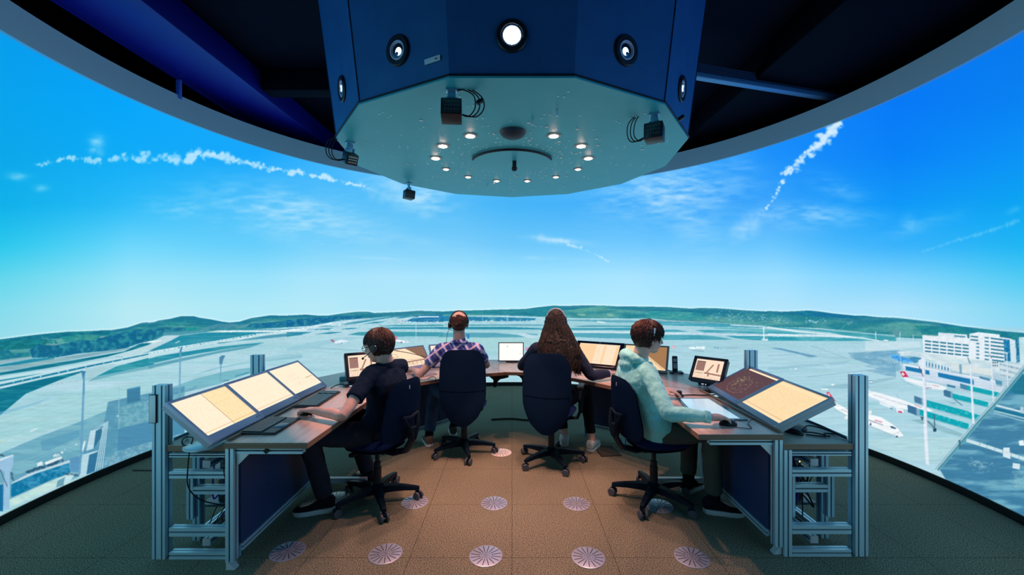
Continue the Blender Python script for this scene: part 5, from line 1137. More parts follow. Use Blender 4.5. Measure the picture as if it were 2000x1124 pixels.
for j in range(4):
    for i in range(3): pk.box((-.017+i*.0125,-.0155,.05+j*.014), (-.008+i*.0125,-.013,.06+j*.014), RX(-.12))
pk.build('buttons', mat('pale_buttons', (.45,.5,.62), .4), ph, smooth=0); MB().box((-.02,-.0515,.004), (.03,-.050,.012)).build('cradle_light', mat('red_strip', (.6,.25,.2), .4), ph)
cable('black cable behind the cordless phone', [(1.66,4.22,.735),(1.60,4.27,.745),(1.58,4.36,.73)], .005)
kn = thing('control_knob', 'small black control knob on the desk by the left hand of the hooded boy', 'knob', (1.335,3.27,DT))
MB().box((-.028,-.028,0), (.028,.028,.02), bev=.006).build('base', M_BLK, kn); MB().lathe([(.022,.018),(.022,.042),(.016,.047),(0,.048)], 24).build('dial', M_BLK, kn)
cable('black cable from the control knob to the radar monitor', [(1.36,3.28,.73),(1.45,3.30,.728),(1.55,3.29,.728),(1.62,3.26,.74)], .0045)
fd = thing('flat_display', 'pale blue flat display lying in the right worktop under the arm of the hooded boy', 'display', (0,0,0))
Pf = [(1.20,2.66),(1.535,2.66),(1.575,3.20),(1.285,3.20)]
slab('casing', fd, Pf, DT, DT+.008, mat('dark_glass_edge', (.02,.10,.16), .2), mat('dark_glass_edge'))
ins = [(1.225,2.685),(1.495,2.685),(1.525,3.175),(1.305,3.175)]
MB().prism(ins, DT+.008, DT+.0086).build('lit_surface', mat('lit_pale_blue', (.2,.3,.35), .15, emit=(.52,.80,.95), es=.62), fd, smooth=0)
# ---------------------------------------------------------------- cables and boxes in the racks
def rack_kit(s, yf, seed, side):
    r = random.Random(seed)
    for k, (x, y, z, sx, sy, sz) in enumerate(((1.84,yf+.42,.392,.17,.22,.05),(1.86,yf+.40,.185,.14,.20,.14))):
        t = thing('network_switch' if k == 0 else 'power_adapter', ('dark network switch with a small lit lamp in the '+side+' rack') if k == 0 else 'dark power unit low in the '+side+' rack', 'electronics', (s*x,y,z))
        MB().box((-sx/2,-sy/2,0), (sx/2,sy/2,sz), bev=.006).build('case', mat('dark_case', (.02,.03,.05), .5), t)
        l = MB()
        for i in range(4): l.box((-sx/2+.015+i*.035,-sy/2-.003,sz*.3), (-sx/2+.038+i*.035,-sy/2+.001,sz*.65))
        l.build('ports', mat('pale_port', (.20,.32,.40), .5), t, smooth=0)
        MB().cyl((sx/2-.012,-sy/2,sz*.8), .005, .004, 10, axis='y').build('lamp', mat('amber_lamp' if k == 0 else 'green_lamp', (1,.6,.2), .4, emit=(1,.55,.12) if k == 0 else (.35,1,.15), es=6), t)
        sh = MB().box((s*x-.16,y-.14,z-.016), (s*x+.13,y+.16,z), bev=.002).build('rack_shelf', mat('rack_tray', (.10,.14,.17), .4, .5)); tag(sh, ('upper' if k == 0 else 'lower')+' metal tray inside the '+side+' rack', 'shelf')
    cols = [('black',M_BLK2),('black',M_BLK2),('violet blue',mat('violet_cable', (.06,.04,.45), .5)),('black',M_BLK2),('grey',mat('grey_cable', (.22,.27,.33), .5))]
    for k in range(38):
        cn, cm_ = cols[k % 5]; z0 = r.choice((.40,.42,.24,.2,.56,.6)); x0 = r.uniform(1.72,1.93); y0 = yf+r.uniform(.22,.5)
        pts = [(s*x0,y0,z0)]
        for j in range(r.choice((3,4,5))): pts.append((s*min(1.94,max(1.69,x0+r.uniform(-.10,.10))), y0+r.uniform(-.10,.10), max(.05,min(.61,z0+r.uniform(-.22,.14)))))
        cable(cn+' cable tangled inside the '+side+' rack', pts, r.choice((.003,.004,.0055)), cm_, group=cn+' cables in the '+side+' rack')
YL = 2.385
rack_kit(-1, YL, 11, 'left'); rack_kit(1, YR, 12, 'right')
cable('black cable hanging from the left shelf in front of its frame, near the post', [(-1.99,YL+.12,.672),(-1.90,YL+.05,.69),(-1.86,YL-.02,.66),(-1.87,YL-.025,.55),(-1.87,YL-.02,.43),(-1.83,YL+.03,.33),(-1.74,YL+.12,.25)], .0035)
cable('black cable hanging from the left shelf beside the inner upright', [(-1.70,YL+.14,.70),(-1.665,YL+.02,.685),(-1.66,YL-.02,.60),(-1.665,YL-.02,.52),(-1.68,YL+.02,.44)], .003)
for k, p in enumerate(([(-2.0,2.52,.67),(-1.95,2.42,.685),(-1.88,2.36,.672),(-1.80,2.44,.668)],[(-2.0,2.62,.67),(-1.92,2.50,.70),(-1.84,2.42,.672),(-1.86,2.34,.67)],[(-1.99,2.7,.67),(-1.90,2.58,.69),(-1.84,2.52,.67)])):
    cable('black cable lying curled on the left equipment shelf', p, .0045, group='black cables curled on the left shelf')
for k, p in enumerate(([(1.86,2.62,.672),(1.93,2.66,.69),(2.0,2.58,.685),(2.03,2.48,.67)],[(1.83,2.66,.68),(1.92,2.74,.70),(2.01,2.68,.69),(2.03,2.55,.67)],[(1.84,2.56,.668),(1.93,2.52,.67),(1.97,2.58,.668),(2.02,2.56,.67)],[(1.82,2.60,.67),(1.90,2.57,.675),(1.96,2.52,.668)])):
    cable('black cable lying curled on the right equipment shelf', p, .004, group='black cables curled on the right shelf')
sp = MB().box((-.05,-.035,0), (.05,.035,.03), bev=.01).build('power_adapter', M_BLK); sp.location = (-1.84,2.52,KT); sp.rotation_euler = (0,0,.5); tag(sp, 'flat black adapter on the left shelf behind the round monitor foot', 'adapter')
cable('thin black cable from the far left monitor to the left touch panel foot', [(-1.56,3.52,.73),(-1.52,3.60,.745),(-1.46,3.62,.73),(-1.44,3.63,.73)], .004)
cable('thin cable arching over the desk edge beside the plaid man', [(-.80,3.88,.73),(-.76,3.84,.76),(-.72,3.85,.75),(-.715,3.86,.68)], .003)
cable('thick black cable lying on the carpet beneath the middle of the desk', [(-.25,4.95,.012),(0,4.98,.012),(.2,4.93,.012),(.5,5.0,.012)], .010)
cable('black cable crossing the carpet between desk and screen at left', [(-2.2,3.55,.005),(-2.6,3.55,.005),(-3.3,3.56,.005)], .004)
# ---------------------------------------------------------------- swivel chairs
def pad_mesh(outline, thick, curve, ns=36, nr=7):
    """closed cushion: outline(u) -> (x, z) of the rim, centre at (0, zc); curve(x, z) -> y offset; thick = full thickness"""
    vs = []; fs = []
    rim = [outline(2*PI*k/ns) for k in range(ns)]; zc = sum(p[1] for p in rim)/ns; xc = sum(p[0] for p in rim)/ns
    for side in (1, -1):
        for j in range(nr):
            q = (j+1)/nr; e = math.sqrt(max(0, 1-max(0, (q-.72)/.28)**2.2))*.5+.0
            for k in range(ns):
                x = xc+(rim[k][0]-xc)*q; z = zc+(rim[k][1]-zc)*q; vs.append((x, curve(x, z)+side*thick*e, z))
        vs.append((xc, curve(xc, zc)+side*thick*.5, zc))
    n1 = nr*ns+1
    for s_, b in ((0,0),(1,n1)):
        c = b+nr*ns
        for k in range(ns):
            k2 = (k+1)%ns; f = (c, b+k, b+k2); fs.append(f if s_ == 0 else f[::-1])
            for j in range(nr-1):
                f = (b+j*ns+k, b+(j+1)*ns+k, b+(j+1)*ns+k2, b+j*ns+k2); fs.append(f if s_ == 0 else f[::-1])
    for k in range(ns):
        k2 = (k+1)%ns; a = (nr-1)*ns; fs.append((a+k, n1+a+k, n1+a+k2, a+k2))
    return vs, fs
def superell(wb, wt, z0, z1, n=3.2):
    def f(u):
        c, s_ = math.cos(u), math.sin(u); x = math.copysign(abs(c)**(2/n), c); z = math.copysign(abs(s_)**(2/n), s_)
        t = (z+1)/2; wd = wb+(wt-wb)*t; return (x*wd/2*(1-.10*(2*t-1)**2*0), z0+(z1-z0)*t)
    return f
def make_chair(label, x, y, face, back, arms=False, seat_z=.47, base_rz=0.):
    """local +Y is the direction the sitter faces"""
    f = Vector((face[0], face[1], 0)).normalized(); rz = math.atan2(-f.x, f.y)
    t = thing('office_chair', label, 'chair', (x, y, 0), rz)
    br = base_rz-rz
    hub = MB(); hub.lathe([(.0,.075),(.045,.075),(.048,.10),(.045,.13),(.030,.14)], 24); hub.build('hub', M_CHAIR, t)
    col = MB(); col.lathe([(.029,.13),(.029,.26),(.024,.262),(.024,.30),(.016,.302),(.016,seat_z-.06)], 20); col.build('gas_column', M_BLK, t)
    for k in range(5):
        a = br+k*2*PI/5; F = RZ(a)
        m = MB(); vs = []; sec = [(.02,.036,.125,.075),(.10,.030,.125,.080),(.20,.024,.112,.080),(.285,.019,.096,.072),(.305,.015,.090,.070)]
        for r_, hw, zt, zb in sec: vs += [(r_,-hw,zb),(r_,hw,zb),(r_,hw*.75,zt),(r_,-hw*.75,zt)]
        fs = [(i*4+j, i*4+(j+1)%4, i*4+4+(j+1)%4, i*4+4+j) for i in range(4) for j in range(4)]+[(3,2,1,0),(16,17,18,19)]
        lg = m.add(vs, fs, F).build('base_leg', M_CHAIR, t, smooth=40)
        cw = MB(); ca = a+rnd.uniform(-.9,.9); C = F @ T(.292,0,0) @ RZ(ca-a)
        st = MB(); st.cyl((0,0,.052), .008, .03, 12, M=F @ T(.292,0,0)); st.box((-.022,-.010,.035), (.026,.010,.058), C, .006)
        cs = st.build('caster', M_CHAIR, t)
        for s_ in (-1, 1):
            w_ = MB(); w_.lathe([(0,0),(.018,0),(.026,.002),(.029,.006),(.029,.014),(.026,.018),(0,.018)], 24, M=C @ T(.008,s_*.010+(0 if s_ > 0 else 0),.029) @ RX(-s_*PI/2)); w_.build('wheel', M_CAST, cs)
    mech = MB(); mech.box((-.07,-.12,seat_z-.085), (.07,.10,seat_z-.045), None, .012); mech.box((-.16,.02,seat_z-.072), (-.06,.035,seat_z-.060), None, .004); mech.build('tilt_mechanism', M_CHAIR, t)
    MB().box((-.20,.045,seat_z-.08), (-.15,.085,seat_z-.055), None, .006).build('lever', M_CHAIR, t)
    o_ = superell(.40,.46,-.22,.23,3.4)
    vs, fs = pad_mesh(o_, .075, lambda x_, z_: -.012*math.cos(x_*7)+.02*(max(0, z_-.12)/.12)**2-.0)
    S = Matrix(((1,0,0,0),(0,0,1,.01),(0,-1,0,seat_z),(0,0,0,1)))
    MB().add(vs, fs, S).build('seat', M_FAB, t, smooth=60)
    vs, fs = pad_mesh(superell(.36,.40,-.19,.19,3.), .03, lambda x_, z_: 0)
    MB().add(vs, fs, Matrix(((1,0,0,0),(0,0,1,.01),(0,-1,0,seat_z-.042),(0,0,0,1)))).build('seat_shell', M_CHAIR, t, smooth=60)
    if back == 'low':
        z0, z1 = .50, .935; tilt = R(7)
        out = superell(.46,.34,z0,z1,3.8); yb = -.235
        cur = lambda x_, z_: yb-(z_-z0)*math.tan(tilt)+.9*x_*x_+.10*((z_-.62)**2)
        vs, fs = pad_mesh(out, .038, cur); MB().add(vs, fs).build('backrest', M_FABD, t, smooth=60)
        vs, fs = pad_mesh(superell(.466,.35,z0-.005,z1+.006,3.8), .016, lambda x_, z_: cur(x_, z_)-.014); MB().add(vs, fs).build('backrest_shell', mat('dark_blue_shell', (.001,.012,.038), .8, 0, .1), t, smooth=60)
        # curved carrier that sweeps from under the seat up behind the backrest
        P = [(0,-.05,seat_z-.075),(0,-.17,seat_z-.075),(0,-.265,seat_z-.045),(0,-.315,seat_z+.04),(0,-.325,seat_z+.13),(0,-.315,seat_z+.20)]
        c_ = MB()
        c_.tube([(0,b,c) for a, b, c in P[:5]], [.018,.020,.020,.018,.015], 14, sx=2.6)
        for s_ in (-1, 1): c_.tube([(s_*.012,P[3][1],P[3][2]),(s_*.045,P[4][1],P[4][2]),(s_*.085,-.30,seat_z+.215)], [.016,.015,.010], 10, sx=1.6)
        c_.tube([(-.09,-.30,seat_z+.21),(0,-.305,seat_z+.195),(.09,-.30,seat_z+.21)], .013, 8); c_.build('back_carrier', M_CHAIR, t)
        MB().box((-.012,cur(0,z1-.05)-.026,z1-.065), (-.005,cur(0,z1-.05)-.020,z1-.04)).build('maker_tab', M_GREYP, t)
    else:
        z0, z1 = .335, 1.03; tilt = R(5); yb = -.225
        def out(u):
            c, s_ = math.cos(u), math.sin(u); n_ = 5.5 if s_ > 0 else 2.8; x_ = math.copysign(abs(c)**(2/n_), c); z = math.copysign(abs(s_)**(2/n_), s_); q = (z+1)/2
            wd = np.interp(q, [0,.12,.35,.6,.85,1], [.22,.34,.42,.43,.405,.37]); return (x_*wd/2, z0+(z1-z0)*q)
        cur = lambda x_, z_: yb-(z_-.5)*math.tan(tilt)+.85*x_*x_-.14*math.exp(-((z_-.62)/.16)**2)*0.-.03*math.cos((z_-.35)*4)
        vs, fs = pad_mesh(out, .06, cur, 44, 9); MB().add(vs, fs).build('backrest', M_FABD, t, smooth=60)
        s2 = lambda u: (out(u)[0]*1.012, z0-.004+(out(u)[1]-z0)*1.01)
        vs, fs = pad_mesh(s2, .02, lambda x_, z_: cur(x_, z_)-.026, 44, 7); MB().add(vs, fs).build('backrest_shell', mat('dark_blue_shell', (.001,.012,.038), .8, 0, .1), t, smooth=60)
        m = MB(); m.tube([(-.2,cur(.2,.66)-.037,.66),(-.1,cur(.1,.66)-.0375,.655),(0,cur(0,.66)-.0375,.652),(.1,cur(.1,.66)-.0375,.655),(.2,cur(.2,.66)-.037,.66)], .002, 5); m.build('shell_seam', mat('seam_thread', (.001,.002,.004), 1, 0, 0), t)
        MB().box((-.045,-.235,.38), (.045,-.10,.43), None, .01).build('back_carrier', M_CHAIR, t)
        MB().box((-.035,-.285,.10), (.035,-.235,.40), None, .012).build('lower_stem_cover', M_CHAIR, t) if False else None
    if arms:
        for s_ in arms:
            m = MB(); x_ = s_*.265
            m.tube([(s_*.17,-.02,seat_z-.05),(s_*.24,-.02,seat_z-.04),(x_,-.03,seat_z+.02),(x_,-.06,seat_z+.14),(x_,-.03,seat_z+.21),(x_,.05,seat_z+.225),(x_,.15,seat_z+.20),(x_,.17,seat_z+.16),(x_,.12,seat_z+.06),(x_,.05,seat_z-.01)], [.014,.015,.015,.015,.017,.018,.017,.014,.013,.013], 10)
            m.build('armrest', M_CHAIR, t); MB().box((x_-.03,-.05,seat_z+.222), (x_+.03,.14,seat_z+.242), None, .009).build('arm_pad', M_BLK, t)
    return t
make_chair('black swivel chair with a low back under the boy in the navy T-shirt', -1.00, 3.04, (-.92,.40), 'low', base_rz=.15)
make_chair('black swivel chair with a low back under the boy in the mint hoodie', 1.06, 3.06, (.97,.22), 'low', base_rz=.35)
make_chair('tall backed dark blue swivel chair of the man in the plaid shirt', -.465, 3.97, (-.06,.99), 'tall', base_rz=-.05)
make_chair('tall backed dark blue swivel chair with armrests, woman with long hair', .36, 3.75, (.26,.96), 'tall', arms=(1,), base_rz=.0)
# ---------------------------------------------------------------- people
def V(*a): return Vector(a)
def limb(m, pts, rads, n=14, rnd_cap=True):
    """tapered rounded limb through joints, closed"""
    P = [Vector(p) for p in pts]; k = len(P); out = []; rr = []
    for i in range(k-1):
        a, b, c, d = P[max(i-1,0)], P[i], P[i+1], P[min(i+2,k-1)]
        N = 5
        for j in range(N):
            t = j/N; q = .5*((2*b)+(c-a)*t+(2*a-5*b+4*c-d)*t*t+(3*b-a-3*c+d)*t**3); lin_ = b.lerp(c, t)
            out.append(lin_.lerp(q, .55)); rr.append(rads[i]+(rads[i+1]-rads[i])*t)
    out.append(P[-1]); rr.append(rads[-1])
    if rnd_cap:
        d0 = (out[0]-out[1]).normalized(); d1 = (out[-1]-out[-2]).normalized(); pre = []; pr = []; post = []; po = []
        for a in (.05, .5, .85): pre.append(out[0]+d0*rr[0]*math.sqrt(max(0,1-(a)**2))*.9); pr.append(rr[0]*a)
        for a in (.85, .5, .05): post.append(out[-1]+d1*rr[-1]*math.sqrt(max(0,1-a**2))*.9); po.append(rr[-1]*a)
        out = pre+out+post; rr = pr+rr+po
    m.tube(out, rr, n); return m
def loft(m, secs, n=28, e=2.4):
    """closed loft, secs: (centre, side axis, front axis)"""
    vs = []
    for c, a, b in secs:
        for j in range(n):
            t = 2*PI*j/n; ct, st = math.cos(t), math.sin(t)
            vs.append(Vector(c)+Vector(a)*math.copysign(abs(ct)**(2/e), ct)+Vector(b)*math.copysign(abs(st)**(2/e), st))
    k = len(secs); fs = [(i*n+j, i*n+(j+1)%n, (i+1)*n+(j+1)%n, (i+1)*n+j) for i in range(k-1) for j in range(n)]+[tuple(range(n-1,-1,-1)), tuple((k-1)*n+j for j in range(n))]
    return m.add(vs, fs)
TEX = None
def fuse(m, name, material, parent, voxel=.0065, smooth=3, fold=0., fsize=.06, origin=None):
    """unite overlapping closed shapes into one continuous skin"""
    global TEX
    me = m.mesh(name, material, 0); o = bpy.data.objects.new(name, me); COL.objects.link(o)
    md = o.modifiers.new('r', 'REMESH'); md.mode = 'VOXEL'; md.voxel_size = voxel; md.use_smooth_shade = True
    if smooth: s_ = o.modifiers.new('s', 'SMOOTH'); s_.iterations = smooth; s_.factor = .5
    if fold:
        tx = bpy.data.textures.new('folds', 'CLOUDS'); tx.noise_scale = fsize; tx.noise_depth = 2
        d = o.modifiers.new('d', 'DISPLACE'); d.texture = tx; d.strength = fold; d.mid_level = .5; d.texture_coords = 'LOCAL'
        s2 = o.modifiers.new('s2', 'SMOOTH'); s2.iterations = 1; s2.factor = .5
    bpy.context.view_layer.update(); dg = bpy.context.evaluated_depsgraph_get()
    nm = bpy.data.meshes.new_from_object(o.evaluated_get(dg)); nm.name = name; nm.materials.clear(); nm.materials.append(material); nm.shade_smooth()
    bpy.data.objects.remove(o, do_unlink=True); bpy.data.meshes.remove(me)
    if origin is not None: nm.transform(T(*(-Vector(origin))))
    return link(name, nm, parent)
def head_parts(m, c, F):
    """F: 3x3 matrix with columns side, forward, up"""
    M = T(*c) @ F.to_4x4()
    m.ell((0,-.012,.030), (.0755,.097,.086), M, 28, 18); m.ell((0,.022,-.028), (.060,.066,.074), M, 24, 16); m.ell((0,.050,-.082), (.032,.034,.028), M, 18, 12)
    m.ell((.028,.056,-.040), (.026,.026,.034), M); m.ell((-.028,.056,-.040), (.026,.026,.034), M)
    m.ell((0,.074,.024), (.050,.014,.012), M); limb(m, [M @ V(0,.082,.012), M @ V(0,.098,-.012), M @ V(0,.106,-.028)], [.008,.010,.0125])
    m.ell((.012,.094,-.032), (.008,.010,.008), M); m.ell((-.012,.094,-.032), (.008,.010,.008), M)
    m.ell((0,.084,-.056), (.021,.012,.006), M); m.ell((0,.083,-.065), (.018,.012,.006), M)
    for s_ in (-1, 1):
        E = M @ T(s_*.076,-.004,-.010) @ RZ(s_*.35) @ RX(-.15); m.ell((0,0,0), (.007,.017,.030), E, 18, 12); m.ell((s_*.005,-.006,.004), (.006,.013,.024), E, 16, 10); m.ell((0,.004,-.024), (.006,.009,.010), E)
def hand(m, w, d, up, side, curl=.35, spread=.13, s=1.):
    """palm, four fingers and a thumb; d points to the fingertips, up away from the palm, side = towards the thumb"""
    d = Vector(d).normalized(); up = Vector(up); up = (up-d*up.dot(d)).normalized(); x = d.cross(up)*(1 if d.cross(up).dot(Vector(side)) > 0 else -1)
    w = Vector(w)
    def P(a, b, c): return w+x*a*s+d*b*s+up*c*s
    secs = []
    for b, hw, ht, cc in ((-.012,.026,.019,0),(.015,.031,.017,.002),(.045,.039,.014,.004),(.075,.041,.0125,.003),(.090,.036,.010,0)): secs.append((P(.0,b,cc), x*hw*s, up*ht*s))
    loft(m, secs, 20, 2.8)
    for k, (a, b, L) in enumerate(((.030,.086,.070),(.0105,.091,.078),(-.0095,.088,.072),(-.0285,.080,.057))):
        ang = a/.03*spread; dd = d*math.cos(ang)+x*math.sin(ang); p = P(a, b-.01, .002); pts = [p]; c = .15+curl*.4; seg = (.42,.33,.27)
        for q in seg:
            v = dd*math.cos(c)-up*math.sin(c); p = p+v*L*q*s; pts.append(p); c += curl*(1+.12*k)
        limb(m, pts, [.0092*s,.0088*s,.0080*s,.0066*s], 10)
    p0 = P(.022,.018,-.004); p1 = P(.046,.040,-.010); p2 = P(.056,.068,-.016); p3 = P(.050,.092,-.020); limb(m, [p0,p1,p2,p3], [.015*s,.012*s,.0105*s,.008*s], 10)
def shoe(m, sole, an, toe, L=.27, w=.048, hgt=.075):
    """an: ankle point above the heel; toe: horizontal direction"""
    t = Vector((toe[0], toe[1], 0)).normalized(); s_ = Vector((-t.y, t.x, 0)); h = Vector((an[0], an[1], 0))-t*.07
    U = Vector((0,0,1)); secs = []
    for q, ww, z0, z1 in ((.0,.030,.03,.085),(.05,.037,.028,.105),(.22,.040,.026,.110),(.42,.041,.025,.095),(.62,.046,.024,.068),(.82,.045,.024,.056),(.95,.034,.024,.046),(1.,.016,.024,.036)):
        c = h+t*L*q+U*(z0+z1)/2; secs.append((c, s_*ww*w/.045, U*(z1-z0)/2))
    loft(m, secs, 20, 2.6)
    v = []; n = 28
    for z, k in ((.0,.97),(.006,1.),(.024,1.),(.030,.96)):
        for j in range(n):
            a = 2*PI*j/n; q = .5+.5*math.cos(a); ww = np.interp(q, [0,.05,.2,.45,.65,.85,.96,1], [.0,.030,.040,.040,.048,.045,.028,0])*w/.045; sg = 1 if math.sin(a) >= 0 else -1
            c = h+t*(L*(.5+(q-.5)*k*1.03)); v.append(c+s_*ww*sg*k+U*z)
    fs = [(i*n+j, i*n+(j+1)%n, (i+1)*n+(j+1)%n, (i+1)*n+j) for i in range(3) for j in range(n)]+[tuple(range(n-1,-1,-1)), tuple(3*n+j for j in range(n))]
    sole.add(v, fs); return h, t, s_
def strand_hair(m, c, F, n, length, seed, crown=(0,-.03,.115), cover=lambda p: True, lift=.004, width=.0045, wave=0., sag=0., rad=(.082,.104,.092), drop=.35, centre=(0,-.012,.030)):
    """short locks that follow the skull away from the crown"""
    r = random.Random(seed); M = T(*c) @ F.to_4x4(); cr = Vector(crown)
    k = 0; tries = 0
    while k < n and tries < n*12:
        tries += 1
        z = r.uniform(-.9, 1); a = r.uniform(0, 2*PI); q = math.sqrt(1-z*z); u = Vector((q*math.cos(a), q*math.sin(a), z)); p = Vector((centre[0]+u.x*rad[0], centre[1]+u.y*rad[1], centre[2]+u.z*rad[2]))
        if not cover(p): continue
        k += 1
        L = length*r.uniform(.6,1.25); pts = []; dirv = (p-cr); nrm = u
        dirv = dirv-nrm*dirv.dot(nrm); dirv = dirv.normalized() if dirv.length > 1e-4 else Vector((r.uniform(-1,1),r.uniform(-1,1),0)).normalized()
        sw = Vector((0,0,1)).cross(dirv)*r.uniform(-.35,.35); dirv = (dirv+sw+Vector((0,0,-drop))).normalized()
        q_ = p.copy(); ph = r.uniform(0,6)
        for i in range(6):
            pts.append(M @ (q_+Vector((math.sin(ph+i*1.4), math.cos(ph+i*1.2), 0))*wave*i/5))
            q_ = q_+dirv*L/5
            uu = Vector(((q_.x-centre[0])/rad[0], (q_.y-centre[1])/rad[1], (q_.z-centre[2])/rad[2])); l = uu.length
            tgt = 1.02+lift*8*i/5*r.uniform(.3,1.)
            if l < tgt and q_.z > -.06: uu = uu/l*tgt; q_ = Vector((centre[0]+uu.x*rad[0], centre[1]+uu.y*rad[1], centre[2]+uu.z*rad[2]))
            nrm = uu.normalized(); dirv = dirv-nrm*dirv.dot(nrm)*.8+Vector((0,0,-sag)); dirv.normalize()
        w0 = width*r.uniform(.7,1.3); m.tube(pts, [w0,w0*1.1,w0,w0*.8,w0*.55,w0*.15], 5, cap=False)
def frame(f, up=(0,0,1), tilt=0., roll=0.):
    f = Vector(f).normalized(); u = Vector(up); s_ = f.cross(u).normalized(); u = s_.cross(f)
    Mx = Matrix((s_, f, u)).transposed(); return Mx @ Matrix.Rotation(tilt, 3, 'X') @ Matrix.Rotation(roll, 3, 'Y')
def skin(name, rgb): return mat(name, rgb, .55, spec=.35, noise=(30, tuple(v*.88 for v in rgb), .35, .7), bump=(160,.08,.002))
M_HEADSET = mat('headset_black', (.012,.013,.018), .35); M_LACE = mat('white_lace', (.7,.75,.75), .7); M_SOLE = mat('white_rubber_sole', (.62,.70,.72), .55)
def person(label, J, head, f_head, f_torso, f_hip, skin_m, torso_m, leg_m, shoe_m, sleeve, collar=.0, bulk=1., shirt_name='shirt', shoe_kind='shoe', lace=None, sock=True, toes=((0,1),(0,1)), tuck=.50, headtilt=0., headroll=0., hands=None, fold=.010, trouser_w=1., cuff=0., loose=.010):
    base = Vector((J['pel'][0], J['pel'][1], 0))
    t = thing('person', label, 'person', tuple(base)); o = base
    pel, LS, RS_ = Vector(J['pel']), Vector(J['LS']), Vector(J['RS']); sh = (LS+RS_)/2; nk = Vector(head)
    Fh = frame(f_head, tilt=headtilt, roll=headroll); ft = Vector((*f_torso,0)).normalized(); fp = Vector((*f_hip,0)).normalized()
    def sidev(f): return f.cross(Vector((0,0,1))).normalized()
    hip_s, sh_s = sidev(fp), (RS_-LS).normalized()
    neck0 = sh+Vector((0,0,.035)); neck1 = nk+Fh @ V(0,-.022,-.065)
    def torso(infl, top=True, lo=-.06, shirt=False):
        S = []; back = ft*-.012
        for q, hw, hd in ((lo,.150,.105),(.0,.168,.122),(.10,.160,.118),(.25,.146,.108),(.45,.155,.112),(.65,.168,.116),(.80,.172,.108),(.92,.160,.088),(1.0,.130,.068)):
            zq = q; c = pel.lerp(sh+Vector((0,0,.012)), max(q,0))+Vector((0,0,min(q,0))); c = c+(-ft)*.030*math.sin(PI*max(0,min(1,q))) ; f_ = fp.lerp(ft, max(0,min(1,q))).normalized(); s_ = hip_s.lerp(sh_s, max(0,min(1,q))).normalized()
            S.append((c, s_*(hw*bulk+infl), f_*(hd*bulk+infl)))
        return S
    b = MB(); loft(b, torso(-.004)); head_parts(b, nk, Fh)
    limb(b, [sh+Vector((0,0,-.04)), neck0, neck1], [.072,.060,.054], 18)
    for s_, S_ in (('L', LS), ('R', RS_)):
        E, W_ = Vector(J[s_+'E']), Vector(J[s_+'W'])
        limb(b, [sh.lerp(S_, .45)+Vector((0,0,.005)), S_, S_.lerp(E,.45), E, E.lerp(W_,.35), W_], [.052*bulk,.050*bulk,.045*bulk,.036*bulk,.038*bulk,.0255])
        H = J.get(s_+'H')
        if H: hand(b, W_, Vector(H['d']), H.get('up', (0,0,1)), H['side'], H.get('curl', .35), H.get('spread', .13), H.get('s', 1.))
        hp, kn, an = Vector(J[s_+'hip']), Vector(J[s_+'K']), Vector(J[s_+'A'])
        limb(b, [hp, hp.lerp(kn,.5), kn, kn.lerp(an,.35), an, an+Vector((0,0,-.03))], [.078,.070,.054,.052,.036,.036])
        tt = Vector((*toes[0 if s_ == 'L' else 1], 0)).normalized(); limb(b, [an+Vector((0,0,-.03)), an+tt*.08+Vector((0,0,-.045)), an+tt*.14+Vector((0,0,-.055))], [.034,.030,.024])
    fuse(b, 'body', skin_m, t, .0052, 3, origin=o)
    # upper garment with sleeves
    g = MB(); S = torso(loose, lo=-(tuck)); loft(g, S)
    limb(g, [sh+Vector((0,0,-.03)), sh+Vector((0,0,.02)), sh.lerp(neck1,.30+collar)], [.098,.082,.067], 18)
    for s_, S_ in (('L', LS), ('R', RS_)):
        E, W_ = Vector(J[s_+'E']), Vector(J[s_+'W'])
        if sleeve == 'short':
            q = .62; limb(g, [sh.lerp(S_,.35), S_, S_.lerp(E,.35), S_.lerp(E,q)], [.066,.064,.060,.060], rnd_cap=False)
        else:
            limb(g, [sh.lerp(S_,.35), S_, S_.lerp(E,.5), E, E.lerp(W_,.4), E.lerp(W_,.93)], [.066,.064,.056,.050,.046,.034], rnd_cap=False)
    top = fuse(g, shirt_name, torso_m, t, .0065, 3, fold, .05, origin=o)
    # trousers
    l = MB(); loft(l, [(pel+Vector((0,0,z)), hip_s*(w_*bulk), fp*(d_*bulk)) for z, w_, d_ in ((-.085,.150,.11),(-.05,.178,.135),(.0,.180,.135),(.06,.170,.126),(.085,.165,.12))])
    for s_ in 'LR':
        hp, kn, an = Vector(J[s_+'hip']), Vector(J[s_+'K']), Vector(J[s_+'A'])
        limb(l, [hp, hp.lerp(kn,.5), kn, kn.lerp(an,.4), kn.lerp(an,.92+cuff)], [.092,.085*trouser_w,.072*trouser_w,.066*trouser_w,.058*trouser_w], rnd_cap=False)
    fuse(l, 'trousers', leg_m, t, .0065, 3, .012, .07, origin=o)
    for s_, tt in (('L', toes[0]), ('R', toes[1])):
        a = MB(); so = MB(); h, td, sd = shoe(a, so, Vector(J[s_+'A']), tt); sh_o = fuse(a, shoe_kind, shoe_m, t, .0045, 2, origin=o)
        so.v = [tuple(Vector(p)-o) for p in so.v]; so.build('sole', M_SOLE, sh_o)
        la = MB()
        for i in range(4): c = h+td*(.120+.022*i)+Vector((0,0,.093-.0095*i)); la.tube([c-sd*.020-o, c+Vector((0,0,.006))-o, c+sd*.020+td*.010-o], .0022, 5)
        la.build('laces', lace or M_LACE, sh_o)
        if sock:
            kn_, an_ = Vector(J[s_+'K'])-o, Vector(J[s_+'A'])-o; limb(MB(), [kn_.lerp(an_,.72), kn_.lerp(an_,.9), an_+Vector((0,0,-.02))], [.044,.043,.043]).build('sock', mat('black_sock', (.003,.006,.012), .95, 0, .1), t, smooth=80)
